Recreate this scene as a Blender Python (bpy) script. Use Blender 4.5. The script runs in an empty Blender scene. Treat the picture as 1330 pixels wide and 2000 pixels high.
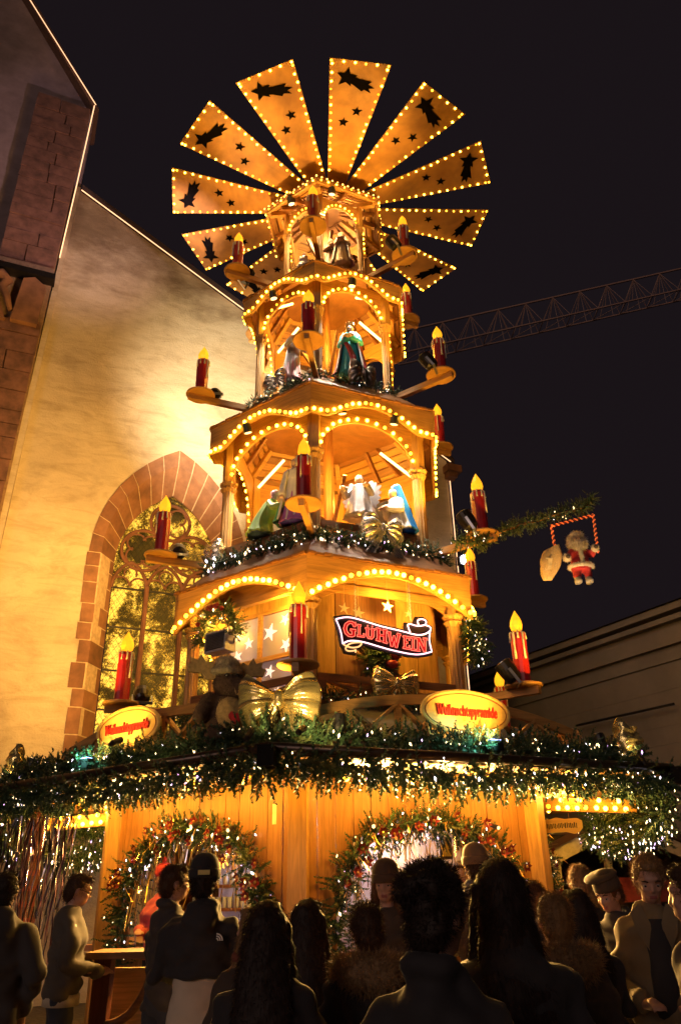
import bpy, math, random
import numpy as np
from math import sin, cos, pi, radians as rad, sqrt
from mathutils import Matrix, Vector

S = bpy.context.scene
COL = S.collection
random.seed(7)
RNG = np.random.default_rng(11)

# ------------------------------------------------------------------ camera, world, exposure
F_PX, PITCH, ROLL = 1488.37, rad(26.3617), rad(1.1632)
cam = bpy.data.objects.new('camera', bpy.data.cameras.new('camera'))
COL.objects.link(cam)
cam.data.sensor_fit = 'VERTICAL'
cam.data.sensor_height = 36.0
cam.data.lens = F_PX * 36 / 2000
cam.data.clip_start, cam.data.clip_end = 0.1, 600
_fw = Vector((0, cos(PITCH), sin(PITCH))); _up = Vector((0, -sin(PITCH), cos(PITCH))); _rt = Vector((1, 0, 0))
_R = _rt * cos(ROLL) - _up * sin(ROLL); _U = _rt * sin(ROLL) + _up * cos(ROLL)
cam.matrix_world = Matrix((( _R.x, _U.x, -_fw.x, 0), (_R.y, _U.y, -_fw.y, 0), (_R.z, _U.z, -_fw.z, 1.7), (0, 0, 0, 1)))
S.camera = cam

world = bpy.data.worlds.new('World'); S.world = world; world.use_nodes = True
_nt = world.node_tree
_bg = _nt.nodes['Background']
_sky = _nt.nodes.new('ShaderNodeTexSky'); _sky.sky_type = 'NISHITA'; _sky.sun_disc = False
_sky.sun_elevation = rad(-4); _sky.sun_rotation = rad(200)
_mix = _nt.nodes.new('ShaderNodeMix'); _mix.data_type = 'RGBA'
_mix.inputs['Factor'].default_value = 0.0006           # night: hardly anything is left of the twilight
_mix.inputs['A'].default_value = (0.0090, 0.0062, 0.0078, 1)   # town glow on low cloud
_nt.links.new(_sky.outputs[0], _mix.inputs['B'])
_nt.links.new(_mix.outputs['Result'], _bg.inputs['Color'])
_bg.inputs['Strength'].default_value = 1.0

# faint town glow from across the square, the only distant light of the night
sun = bpy.data.objects.new('town_glow', bpy.data.lights.new('town_glow', 'SUN')); COL.objects.link(sun)
sun.data.energy = .38; sun.data.angle = rad(25); sun.data.color = (1.0, .72, .62)
sun.rotation_euler = Vector((.42, .88, -.20)).to_track_quat('-Z', 'Y').to_euler()

vs = S.view_settings
vs.view_transform = 'Standard'; vs.look = 'None'; vs.exposure = 0.12; vs.gamma = 1.0; vs.use_curve_mapping = False
S.render.engine = 'CYCLES'
cy = S.cycles
cy.use_denoising = True
cy.max_bounces = 6; cy.diffuse_bounces = 3; cy.glossy_bounces = 3; cy.transmission_bounces = 4; cy.volume_bounces = 0
cy.sample_clamp_indirect = 3.0; cy.caustics_reflective = False; cy.caustics_refractive = False
try: cy.use_light_tree = True
except Exception: pass

# ------------------------------------------------------------------ frames
X0, Y0, TH, G = -0.1855, 11.2, rad(5.991), 0.12       # pyramid axis, turn of its hexagon, ground level
C30 = cos(pi / 6)
def M4(x, y, z, o):
    return Matrix(((x[0], y[0], z[0], o[0]), (x[1], y[1], z[1], o[1]), (x[2], y[2], z[2], o[2]), (0, 0, 0, 1)))
def hexf(az, ap=0.0):            # face frame: x along the face, y inward, z up
    t = rad(az) - TH
    n = Vector((sin(t), -cos(t), 0)); e = Vector((cos(t), sin(t), 0))
    return M4(e, -n, (0, 0, 1), Vector((X0, Y0, 0)) + n * ap)
def radf(az):                    # radial frame: x outward, y tangential, z up
    t = rad(az) - TH
    n = Vector((sin(t), -cos(t), 0)); e = Vector((cos(t), sin(t), 0))
    return M4(n, e, (0, 0, 1), (X0, Y0, 0))
def hp(az, R, z):
    t = rad(az) - TH
    return Vector((X0 + R * sin(t), Y0 - R * cos(t), z))
_wa = rad(67)
WF = M4((sin(_wa), cos(_wa), 0), (-cos(_wa), sin(_wa), 0), (0, 0, 1), (0, 16.5, 0))   # church wall: x along it, y into it
T = Matrix.Translation
def RX(a): return Matrix.Rotation(a, 4, 'X')
def RY(a): return Matrix.Rotation(a, 4, 'Y')
def RZ(a): return Matrix.Rotation(a, 4, 'Z')
def SC(x, y, z): return Matrix.Diagonal((x, y, z, 1))
I4 = Matrix.Identity(4)

# ------------------------------------------------------------------ mesh building
class MB:
    def __init__(s): s.v = []; s.f = []; s.m = []; s.n = 0
    def add(s, verts, faces, m=0, M=None):
        a = np.asarray(verts, float).reshape(-1, 3)
        if M is not None:
            A = np.array(M); a = a @ A[:3, :3].T + A[:3, 3]
        k = s.n
        s.v.append(a); s.n += len(a)
        for q in faces: s.f.append(tuple(i + k for i in q))
        s.m.extend([m] * len(faces)); return s
    def box(s, c, d, m=0, M=None, taper=None):
        x, y, z = d[0] / 2, d[1] / 2, d[2] / 2
        v = [(c[0] + i * x, c[1] + j * y, c[2] + k * z) for i in (-1, 1) for j in (-1, 1) for k in (-1, 1)]
        if taper: v = [((p[0] - c[0]) * (taper if p[2] > c[2] else 1) + c[0], p[1], p[2]) for p in v]
        return s.add(v, [(0, 1, 3, 2), (4, 6, 7, 5), (0, 4, 5, 1), (2, 3, 7, 6), (0, 2, 6, 4), (1, 5, 7, 3)], m, M)
    def beam(s, a, b, w, h, m=0, up=(0, 0, 1), M=None):   # a box along a line
        a = Vector(a); b = Vector(b); d = b - a; L = d.length; x = d / L
        u = Vector(up); y = u.cross(x)
        if y.length < 1e-5: y = Vector((0, 1, 0)).cross(x)
        y.normalize(); z = x.cross(y)
        F = M4(x, y, z, (a + b) / 2)
        if M is not None: F = M @ F
        return s.box((0, 0, 0), (L, w, h), m, F)
    def prism(s, poly, y0, y1, m=0, M=None):              # outline in x,z pushed from y0 to y1
        n = len(poly)
        v = [(p[0], y0, p[1]) for p in poly] + [(p[0], y1, p[1]) for p in poly]
        f = [tuple(range(n)), tuple(range(2 * n - 1, n - 1, -1))]
        f += [((i + 1) % n, i, i + n, (i + 1) % n + n) for i in range(n)]
        return s.add(v, f, m, M)
    def strip(s, top, bot, y0, y1, m=0, M=None):          # panel between two lines of (x,z), any shape
        n = len(top); v = []
        for y in (y0, y1):
            v += [(p[0], y, p[1]) for p in top] + [(p[0], y, p[1]) for p in bot]
        f = []; q = 2 * n
        for i in range(n - 1):
            f.append((i, n + i, n + i + 1, i + 1)); f.append((q + i, q + i + 1, q + n + i + 1, q + n + i))
            f.append((i, i + 1, q + i + 1, q + i)); f.append((n + i, q + n + i, q + n + i + 1, n + i + 1))
        f.append((0, q, q + n, n)); f.append((n - 1, 2 * n - 1, q + 2 * n - 1, q + n - 1))
        return s.add(v, f, m, M)
    def tube(s, path, r, n=8, m=0, M=None, closed=False, cap=True):
        P = [Vector(p) for p in path]; k = len(P)
        rr = r if hasattr(r, '__len__') else [r] * k
        v = []; ref = Vector((0, 0, 1))
        for i, p in enumerate(P):
            a = P[(i - 1) % k] if (closed or i) else p; b = P[(i + 1) % k] if (closed or i < k - 1) else p
            t = (b - a).normalized()
            x = ref - t * ref.dot(t)
            if x.length < 1e-3: x = Vector((1, 0, 0)) - t * t.x
            x.normalize(); ref = x; y = t.cross(x)
            v += [p + (x * cos(2 * pi * j / n) + y * sin(2 * pi * j / n)) * rr[i] for j in range(n)]
        f = []
        for i in range(k if closed else k - 1):
            a = i * n; b = ((i + 1) % k) * n
            f += [(a + j, a + (j + 1) % n, b + (j + 1) % n, b + j) for j in range(n)]
        if cap and not closed:
            f.append(tuple(range(n - 1, -1, -1))); f.append(tuple(range((k - 1) * n, k * n)))
        return s.add([tuple(p) for p in v], f, m, M)
    def lathe(s, prof, n=16, m=0, M=None, flute=0.0, nf=0):   # prof: (r,z)
        v = []
        for r, z in prof:
            for j in range(n):
                a = 2 * pi * j / n
                q = r * (1 + (flute * cos(nf * a) if nf else 0))
                v.append((q * cos(a), q * sin(a), z))
        f = []
        for i in range(len(prof) - 1):
            f += [(i * n + j, i * n + (j + 1) % n, (i + 1) * n + (j + 1) % n, (i + 1) * n + j) for j in range(n)]
        f.append(tuple(range(n - 1, -1, -1))); f.append(tuple(range((len(prof) - 1) * n, len(prof) * n)))
        return s.add(v, f, m, M)
    def ball(s, c, r, m=0, M=None, nu=12, nv=8):
        rx, ry, rz = r if hasattr(r, '__len__') else (r, r, r)
        v = [(c[0], c[1], c[2] - rz)]
        for i in range(1, nv):
            a = -pi / 2 + pi * i / nv
            v += [(c[0] + rx * cos(a) * cos(2 * pi * j / nu), c[1] + ry * cos(a) * sin(2 * pi * j / nu), c[2] + rz * sin(a)) for j in range(nu)]
        v.append((c[0], c[1], c[2] + rz)); e = len(v) - 1
        f = [(0, 1 + (j + 1) % nu, 1 + j) for j in range(nu)]
        for i in range(nv - 2):
            a = 1 + i * nu; b = a + nu
            f += [(a + j, a + (j + 1) % nu, b + (j + 1) % nu, b + j) for j in range(nu)]
        a = 1 + (nv - 2) * nu
        f += [(a + j, a + (j + 1) % nu, e) for j in range(nu)]
        return s.add(v, f, m, M)
    def capsule(s, a, b, ra, rb, n=12):
        a = Vector(a); b = Vector(b); d = b - a; L = max(d.length, 1e-4); x = d / L
        prof = [(-ra, .02 * ra), (-.8 * ra, .6 * ra), (-.45 * ra, .9 * ra), (0, ra), (L * .5, (ra + rb) / 2), (L, rb), (L + .45 * rb, .9 * rb), (L + .8 * rb, .6 * rb), (L + rb, .02 * rb)]
        return s.tube([a + x * q[0] for q in prof], [q[1] for q in prof], n)
    def loft(s, rings, n=20, m=0, M=None):                # rings: (cx,cy,cz,rx,ry)
        v = []
        for cx, cy, cz, rx, ry in rings:
            v += [(cx + rx * cos(2 * pi * j / n), cy + ry * sin(2 * pi * j / n), cz) for j in range(n)]
        f = []
        for i in range(len(rings) - 1):
            f += [(i * n + j, i * n + (j + 1) % n, (i + 1) * n + (j + 1) % n, (i + 1) * n + j) for j in range(n)]
        f.append(tuple(range(n - 1, -1, -1))); f.append(tuple(range((len(rings) - 1) * n, len(rings) * n)))
        return s.add(v, f, m, M)
    def mesh(s, name, mats, smooth=False):
        me = bpy.data.meshes.new(name)
        v = np.concatenate(s.v) if s.v else np.zeros((0, 3))
        me.from_pydata(v.tolist(), [], s.f)
        for m in (mats if isinstance(mats, (list, tuple)) else [mats]): me.materials.append(m)
        if any(s.m): me.polygons.foreach_set('material_index', s.m)
        if smooth: me.polygons.foreach_set('use_smooth', [True] * len(me.polygons))
        me.update(); return me

WM = {}
def link(name, data, parent=None, M=I4):
    o = bpy.data.objects.new(name, data); COL.objects.link(o)
    if parent is not None:
        o.parent = parent; o.matrix_parent_inverse = WM[parent.name].inverted()
    o.matrix_basis = M; WM[o.name] = M.copy()
    return o
def obj(name, mb, mats, parent=None, M=I4, smooth=False):
    return link(name, mb.mesh(name, mats, smooth) if isinstance(mb, MB) else mb, parent, M)
def tag(o, label=None, cat=None, group=None, kind=None):
    if label: o['label'] = label
    if cat: o['category'] = cat
    if group: o['group'] = group
    if kind: o['kind'] = kind
    return o
def empty(name, loc, label, cat, group=None):
    o = link(name, None, None, T(Vector(loc))); o.empty_display_size = .1
    return tag(o, label, cat, group)
def kids(o): return [c for c in list(o.children)]
def copy_tree(o, parent=None, M=None):
    c = o.copy(); COL.objects.link(c)
    if parent is not None: c.parent = parent
    else: c.matrix_basis = M
    for k in kids(o): copy_tree(k, c)
    return c

# ------------------------------------------------------------------ materials
def newmat(name):
    m = bpy.data.materials.new(name); m.use_nodes = True
    nt = m.node_tree; b = nt.nodes['Principled BSDF']
    return m, nt, b
def N(nt, kind, **kw):
    n = nt.nodes.new('ShaderNode' + kind)
    for k, v in kw.items(): setattr(n, k, v)
    return n
def coords(nt, scale=(1, 1, 1)):
    tc = N(nt, 'TexCoord'); mp = N(nt, 'Mapping'); mp.inputs['Scale'].default_value = scale
    nt.links.new(tc.outputs['Object'], mp.inputs[0]); return mp.outputs[0]
def noise(nt, vec, scale, detail=4, rough=.6, dist=0.0):
    n = N(nt, 'TexNoise'); nt.links.new(vec, n.inputs['Vector'])
    n.inputs['Scale'].default_value = scale; n.inputs['Detail'].default_value = detail
    n.inputs['Roughness'].default_value = rough; n.inputs['Distortion'].default_value = dist
    return n.outputs[0]
def ramp(nt, fac, stops):
    r = N(nt, 'ValToRGB'); nt.links.new(fac, r.inputs[0]); el = r.color_ramp.elements
    while len(el) < len(stops): el.new(.5)
    for e, (p, c) in zip(el, stops): e.position = p; e.color = (*c, 1) if len(c) == 3 else c
    return r.outputs[0]
def bump(nt, b, h, strength=.3, dist=.02):
    n = N(nt, 'Bump'); n.inputs['Strength'].default_value = strength; n.inputs['Distance'].default_value = dist
    nt.links.new(h, n.inputs['Height']); nt.links.new(n.outputs[0], b.inputs['Normal'])
def plain(name, col, rough=.6, metal=0.0, var=.25, sc=12, bmp=.15, spec=.5, coat=0):
    m, nt, b = newmat(name)
    v = coords(nt); f = noise(nt, v, sc, 5)
    lo = tuple(c * (1 - var) for c in col); hi = tuple(min(1, c * (1 + var)) for c in col)
    nt.links.new(ramp(nt, f, [(.3, lo), (.7, hi)]), b.inputs['Base Color'])
    b.inputs['Roughness'].default_value = rough; b.inputs['Metallic'].default_value = metal
    b.inputs['Specular IOR Level'].default_value = spec; b.inputs['Coat Weight'].default_value = coat
    if bmp: bump(nt, b, f, bmp, .01)
    return m
def wood(name, col, axis='z', var=.35, rough=.5, sc=1.0, dirt_and_light=(.72, .68, .62)):
    m, nt, b = newmat(name)
    oi = N(nt, 'ObjectInfo'); rv = N(nt, 'Math', operation='MULTIPLY'); nt.links.new(oi.outputs['Random'], rv.inputs[0]); rv.inputs[1].default_value = 37.0
    def coords(nt, scale=(1, 1, 1)):
        tc = N(nt, 'TexCoord'); mp = N(nt, 'Mapping'); mp.inputs['Scale'].default_value = scale
        nt.links.new(tc.outputs['Object'], mp.inputs[0]); nt.links.new(rv.outputs[0], mp.inputs['Location']); return mp.outputs[0]
    s = {'z': (9, 9, .7), 'x': (.7, .7, 9)}[axis]
    v = coords(nt, tuple(q * sc for q in s))
    g = noise(nt, v, 2.2, 6, .65, 1.2)
    v2 = coords(nt, (1, 1, 1)); big = noise(nt, v2, 1.3, 3)
    kn = N(nt, 'TexVoronoi'); nt.links.new(coords(nt, tuple(q * .35 for q in s)), kn.inputs['Vector']); kn.inputs['Scale'].default_value = 2.2
    lo = tuple(c * (1 - var) for c in col); hi = tuple(c * (1 + var * .6) for c in col)
    c1 = ramp(nt, g, [(.3, lo), (.62, hi)])
    c2 = ramp(nt, big, [(.3, dirt_and_light), (.7, (1, 1, 1))])
    c3 = ramp(nt, kn.outputs['Distance'], [(.03, (.35, .25, .18)), (.11, (1, 1, 1))])
    mx = N(nt, 'Mix', data_type='RGBA', blend_type='MULTIPLY'); mx.inputs['Factor'].default_value = .8
    nt.links.new(c1, mx.inputs['A']); nt.links.new(c2, mx.inputs['B'])
    mx2 = N(nt, 'Mix', data_type='RGBA', blend_type='MULTIPLY'); mx2.inputs['Factor'].default_value = .7
    nt.links.new(mx.outputs['Result'], mx2.inputs['A']); nt.links.new(c3, mx2.inputs['B'])
    nt.links.new(mx2.outputs['Result'], b.inputs['Base Color'])
    b.inputs['Roughness'].default_value = rough
    bump(nt, b, g, .25, .01)
    return m
def glow(name, col, strength, sample=True):
    m, nt, b = newmat(name)
    b.inputs['Base Color'].default_value = (*[min(.9, c) for c in col], 1); b.inputs['Roughness'].default_value = .4
    b.inputs['Emission Color'].default_value = (*col, 1); b.inputs['Emission Strength'].default_value = strength
    if not sample:
        try: m.cycles.emission_sampling = 'NONE'
        except Exception: pass
    return m

PINE = wood('pine_upright', (.54, .29, .085)); PINEH = wood('pine_level', (.52, .265, .075), 'x')
STAIN = wood('stained_upright', (.29, .125, .045)); STAINH = wood('stained_level', (.28, .12, .042), 'x')
DARKW = wood('dark_wood', (.10, .045, .025), 'x'); REDW = wood('red_wood', (.16, .05, .03))
PALEW = wood('pale_wood', (.66, .48, .26), 'x')
BLADEW = wood('blade_ply', (.58, .285, .058), 'x', .45, .55, .4, (.42, .34, .36))  # last tint: ply mottling plus mauve patches of light painted in
BLACK = plain('black_paint', (.012, .011, .012), .45)
DARKM = plain('dark_metal', (.03, .026, .024), .32, .6)
STEEL = plain('steel', (.55, .55, .58), .28, .9)
WAX = plain('red_wax', (.48, .020, .022), .34, 0, .2, 6, .1, .5, .3)
DRIP = plain('white_wax', (.78, .70, .56), .4)
GOLD = plain('gold_foil', (.90, .68, .28), .20, .82, .2, 13, .9)
SILVER = plain('silver_foil', (.86, .76, .60), .22, .75, .2, 13, .8)
BULB = glow('bulb_glass', (1.0, .51, .030), 26.0)
FANBULB = glow('blade_bulb_glass', (1.0, .53, .034), 26.0)
SOCKET = plain('socket', (.05, .035, .02), .5)
FLAME = glow('flame_plastic', (1.0, .40, .012), 1.25)
FAIRY = [glow('fairy_warm', (1.0, .70, .34), 6.0), glow('fairy_white', (.95, .86, 1.0), 5.5), glow('fairy_violet', (.80, .50, 1.0), 4.0)]
def needle_mat(name, a, b_):
    m, nt, b = newmat(name); v = coords(nt)
    nt.links.new(ramp(nt, noise(nt, v, 7, 3), [(.3, a), (.7, b_)]), b.inputs['Base Color'])
    b.inputs['Roughness'].default_value = .55
    return m
FIR = needle_mat('fir_needles', (.020, .055, .028), (.05, .105, .042))
FIR2 = needle_mat('fir_needles_light', (.05, .085, .03), (.11, .13, .05))
# ------------------------------------------------------------------ garlands and lights
def _branch(seed, L=.2, nn=26, nl=.05):
    r = np.random.default_rng(seed); v = []
    for i in range(nn):
        t = (i + .5) / nn * L; a = r.uniform(0, 2 * pi); l = nl * r.uniform(.7, 1.2) * (1 - .45 * i / nn)
        d = np.array([.65, cos(a) * .76, sin(a) * .76]); p = np.array([t, 0, 0])
        w = np.cross(d, [1, 0, 0]); w = w / (np.linalg.norm(w) + 1e-6) * .010
        v += [p - w, p + w, p + d * l]
    return np.array(v)
BR = [_branch(i) for i in range(6)]
def garland_mesh(name, pts, radius, density, mats, seed=1, droop=0.0, scale=1.0, flat=None):
    """branchlets of needles sticking out round a line; density = branchlets per metre"""
    r = np.random.default_rng(abs(seed)); P = np.array([tuple(p) for p in pts], float)
    seg = np.linalg.norm(np.diff(P, axis=0), axis=1); cum = np.concatenate([[0], np.cumsum(seg)])
    n = max(4, int(cum[-1] * density)); out = []; mi = []
    for i in range(n):
        s = r.uniform(0, cum[-1]); k = min(len(seg) - 1, int(np.searchsorted(cum, s) - 1)) if s > 0 else 0
        t = (s - cum[k]) / max(seg[k], 1e-6); c = P[k] * (1 - t) + P[k + 1] * t
        ax = (P[k + 1] - P[k]) / max(seg[k], 1e-6)
        d = r.normal(size=3); d = d - ax * np.dot(d, ax) * .6; d[2] -= droop; d /= np.linalg.norm(d)
        clump = .75 + .35 * sin(s * 9 + seed) + .2 * sin(s * 23 + 2 * seed)
        u = np.cross(d, r.normal(size=3)); u /= np.linalg.norm(u); w = np.cross(d, u)
        b = BR[i % 6] * scale * r.uniform(.7, 1.25)
        o = c + d * radius * r.uniform(-.15, .75) * clump
        out.append(o + b[:, :1] * d + b[:, 1:2] * u + b[:, 2:3] * w); mi += [0 if r.uniform() < .75 else len(mats) - 1] * (len(b) // 3)
    V = np.concatenate(out); me = bpy.data.meshes.new(name)
    m = len(V) // 3
    me.vertices.add(len(V)); me.vertices.foreach_set('co', V.ravel())
    me.loops.add(3 * m); me.loops.foreach_set('vertex_index', np.arange(3 * m))
    me.polygons.add(m); me.polygons.foreach_set('loop_start', np.arange(m) * 3)
    for q in mats: me.materials.append(q)
    me.polygons.foreach_set('material_index', mi)
    me.update(calc_edges=True); return me
def lights_mb(pts, radius, per_m, seed=1, droop=0.0, size=.011, long=2.2):
    r = np.random.default_rng(abs(seed) + 99); P = np.array([tuple(p) for p in pts], float)
    seg = np.linalg.norm(np.diff(P, axis=0), axis=1); cum = np.concatenate([[0], np.cumsum(seg)])
    mb = MB()
    for i in range(int(cum[-1] * per_m)):
        s = r.uniform(0, cum[-1]); k = min(len(seg) - 1, max(0, int(np.searchsorted(cum, s) - 1)))
        t = (s - cum[k]) / max(seg[k], 1e-6); c = P[k] * (1 - t) + P[k + 1] * t
        d = r.normal(size=3); d[2] -= droop; d /= np.linalg.norm(d); c = c + d * radius * r.uniform(.7, 1.25)
        z = r.normal(size=3) * .35 + np.array([0.1, 0, -1]); z /= np.linalg.norm(z)
        q = size * r.choice([.6, .8, 1, 1.35], p=[.35, .3, .25, .1]); x = np.cross(z, [1, .3, .2]); x /= np.linalg.norm(x); y = np.cross(z, x)
        v = [c + z * q * long, c - z * q * long, c + x * q, c + y * q, c - x * q, c - y * q]
        mb.add(v, [(0, 2, 3), (0, 3, 4), (0, 4, 5), (0, 5, 2), (1, 3, 2), (1, 4, 3), (1, 5, 4), (1, 2, 5)], int(r.choice([0, 1, 2], p=[.68, .22, .10])))
    return mb
def garland(pts, radius, density_, label, group=None, lights=14, seed=1, droop=.0, scale=1.0, mats=None, cat='garland', name='fir_garland', size=.0086, parent=None):
    mats = mats or [FIR, FIR2]; density = density_ * 1.7; scale *= .9; lights *= 1.0
    fol = garland_mesh('fir_sprigs', pts, radius, density, mats, seed, droop, scale)
    if parent is None:
        o = empty(name, pts[len(pts) // 2], label, cat, group)
    else: o = parent
    f = link('fir_sprigs', fol, o); f['kind'] = 'stuff'
    if lights:
        l = obj('fairy_lights', lights_mb(pts, radius, lights, seed, droop, size), FAIRY, o); l['kind'] = 'stuff'
    return o
def lerp(a, b, n): return [Vector(a).lerp(Vector(b), i / n) for i in range(n + 1)]

def bulb_mesh(name, r, mat, stretch=1.0):
    mb = MB(); mb.ball((0, -r * .9 * stretch, 0), (r, r * stretch, r), 0, None, 10, 6)
    mb.lathe([(r * .95, -.012), (r * .95, .014)], 10, 1, RX(pi / 2))
    return mb.mesh(name, [mat, SOCKET], True)
BULB_A = bulb_mesh('bulb', .032, BULB); BULB_B = bulb_mesh('bulb', .028, BULB); BULB_C = bulb_mesh('bulb', .024, BULB); BULB_D = bulb_mesh('bulb', .019, BULB)
BULB_F = bulb_mesh('bulb', .022, FANBULB, 1.5)
DIM1 = glow('bulb_glass_weak', (1.0, .46, .022), 9.0); DIM2 = glow('bulb_glass_tired', (1.0, .42, .016), 3.0)
VARY = {}
for m_, r_, s_ in ((BULB_A, .032, 1), (BULB_B, .028, 1), (BULB_C, .024, 1), (BULB_D, .019, 1), (BULB_F, .022, 1.5)):
    VARY[m_.name] = [m_] * 9 + [bulb_mesh('bulb', r_ * .96, DIM1, s_)] * 4 + [bulb_mesh('bulb', r_ * .94, DIM2, s_)]
_br = random.Random(77)
def bulb(me, parent, M):
    return link('bulb', _br.choice(VARY[me.name]), parent, M @ RZ(_br.uniform(-.12, .12)) @ RX(_br.uniform(-.15, .15)) @ T((_br.uniform(-.006, .006), 0, _br.uniform(-.006, .006))))

# ------------------------------------------------------------------ ground and sky-side setting
def cobbles():
    m, nt, b = newmat('cobble_ground'); v = coords(nt)
    vo = N(nt, 'TexVoronoi', feature='DISTANCE_TO_EDGE'); nt.links.new(v, vo.inputs['Vector']); vo.inputs['Scale'].default_value = 8
    nt.links.new(ramp(nt, vo.outputs['Distance'], [(.02, (.02, .018, .017)), (.1, (.07, .06, .055))]), b.inputs['Base Color'])
    b.inputs['Roughness'].default_value = .5; bump(nt, b, vo.outputs['Distance'], .6, .03); return m
g = MB(); g.add([(-150, -150, G), (150, -150, G), (150, 250, G), (-150, 250, G)], [(0, 1, 2, 3)])
tag(obj('ground', g, cobbles()), 'dark cobbled square under the crowd', kind='structure')

# ------------------------------------------------------------------ church
def plaster():
    m, nt, b = newmat('church_plaster'); v = coords(nt)
    n1 = noise(nt, v, .8, 8, .62, .6); n2 = noise(nt, coords(nt, (.6, .6, 1.9)), 2.0, 7, .7, .8); n3 = noise(nt, v, 28, 4)
    c1 = ramp(nt, n1, [(.28, (.44, .35, .23)), (.5, (.58, .47, .30)), (.72, (.65, .55, .38))])
    c2 = ramp(nt, n2, [(.3, (.62, .56, .48)), (.55, (1, 1, 1))])
    mx = N(nt, 'Mix', data_type='RGBA', blend_type='MULTIPLY'); mx.inputs['Factor'].default_value = .68
    nt.links.new(c1, mx.inputs['A']); nt.links.new(c2, mx.inputs['B'])
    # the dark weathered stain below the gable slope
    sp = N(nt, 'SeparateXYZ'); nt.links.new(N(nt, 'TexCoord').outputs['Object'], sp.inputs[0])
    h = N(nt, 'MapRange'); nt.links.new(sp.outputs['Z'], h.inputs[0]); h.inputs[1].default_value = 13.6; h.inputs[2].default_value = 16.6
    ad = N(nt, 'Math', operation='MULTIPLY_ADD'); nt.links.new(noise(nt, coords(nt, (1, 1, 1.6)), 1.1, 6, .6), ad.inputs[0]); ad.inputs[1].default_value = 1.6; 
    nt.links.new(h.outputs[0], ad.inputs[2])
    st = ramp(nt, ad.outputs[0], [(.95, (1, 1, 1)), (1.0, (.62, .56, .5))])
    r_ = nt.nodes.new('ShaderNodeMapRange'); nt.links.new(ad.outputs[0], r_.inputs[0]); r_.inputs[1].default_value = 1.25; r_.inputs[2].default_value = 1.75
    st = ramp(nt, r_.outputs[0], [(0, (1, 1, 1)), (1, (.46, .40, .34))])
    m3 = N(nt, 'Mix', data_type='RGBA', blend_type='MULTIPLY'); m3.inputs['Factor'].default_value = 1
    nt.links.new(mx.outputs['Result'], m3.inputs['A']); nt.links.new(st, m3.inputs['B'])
    nt.links.new(m3.outputs['Result'], b.inputs['Base Color'])
    b.inputs['Roughness'].default_value = .85
    s = N(nt, 'Math', operation='ADD'); nt.links.new(n2, s.inputs[0]); nt.links.new(n3, s.inputs[1]); bump(nt, b, s.outputs[0], .4, .05)
    return m
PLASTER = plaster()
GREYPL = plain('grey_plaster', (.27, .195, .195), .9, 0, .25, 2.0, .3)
SANDST = plain('red_sandstone', (.23, .105, .05), .8, 0, .35, 3.0, .4)
SANDST2 = plain('red_sandstone_dark', (.17, .075, .036), .8, 0, .4, 3.0, .4)
MORTAR = plain('mortar', (.50, .36, .22), .9)
BRICKD = plain('dark_pier_stone', (.17, .08, .055), .85, 0, .45, 4.0, .5)
BRICKM = plain('dark_mortar', (.26, .16, .09), .9)
LEADM = plain('lead', (.04, .035, .03), .5, .5)
LEDW = glow('led_tube', (1.0, .55, .29), 1.6)
church = empty('church', WF @ Vector((-4, 0, G)), 'tall plastered church with pointed stone window and lit gable edge behind the wooden pyramid', 'church')
# pointed-arch outline: half width a, spring height, apex height
def arch_pts(uc, a, zs, za, n=10):
    h = za - zs; R = (a * a + h * h) / (2 * a); th = math.atan2(h, R - a); out = []
    for i in range(n + 1):
        t = th * i / n; out.append((uc - a + R - R * cos(t), zs + R * sin(t)))
    return out            # left spring -> apex
UC, ZS = -3.95, 8.0
OUTL = arch_pts(UC, 1.66, ZS, 10.75, 8); INL = arch_pts(UC, 1.10, ZS, 9.80, 8)
mir = lambda pts: [(2 * UC - p[0], p[1]) for p in pts]
# plaster wall with the window hole, as strips either side and above
ZB = G
def gable(u): return 17.8 + (u + 7.02) * (15.228 - 17.79) / (7.02 - 2.598)
w = MB()
w.strip([(-7.05, gable(-7.05)), (-5.55, gable(-5.55))], [(-7.42, ZB), (-5.55, ZB)], 0, .6)
w.strip([(-2.35, gable(-2.35)), (3.1, gable(3.1))], [(-2.35, ZB), (3.1, ZB)], 0, .6)
al = [(-5.55, ZS)] + [(p[0] + .06, p[1] - .06) for p in OUTL[1:-1]] + [(UC, 10.70)]
bot = al + [(2 * UC - p[0], p[1]) for p in al[::-1][1:]]
w.strip([(p[0], gable(p[0])) for p in bot], bot, 0, .6)
w.strip([(-5.55, 3.8), (-2.35, 3.8)], [(-5.55, ZB), (-2.35, ZB)], 0, .6)
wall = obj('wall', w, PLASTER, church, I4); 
wall.data.transform(WF)
# the side wall round the corner and the roof
w = MB(); w.box((3.1 - .3, 8.6, 6), (.6, 16, 11.9)); o = obj('side_wall', w, PLASTER, church); o.data.transform(WF)
w = MB()
w.add([(-7.0, -.12, gable(-7.0) + .03), (3.28, -.12, gable(3.28) + .03), (3.28, 16, gable(3.28) + .03), (-7.0, 16, gable(-7.0) + .03),
       (-7.0, -.12, gable(-7.0) + .16), (3.28, -.12, gable(3.28) + .16), (3.28, 16, gable(3.28) + .16), (-7.0, 16, gable(-7.0) + .16)],
      [(0, 3, 2, 1), (4, 5, 6, 7), (0, 1, 5, 4), (1, 2, 6, 5), (2, 3, 7, 6), (3, 0, 4, 7)])
o = obj('roof', w, plain('roof_tile', (.06, .035, .03), .8), church); o.data.transform(WF)
# small cornice at the corner
w = MB(); w.box((3.18, -.02, 11.62), (.42, .5, .2)); w.box((3.14, 0, 11.44), (.26, .42, .16)); o = obj('cornice', w, SANDST, church); o.data.transform(WF)
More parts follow.
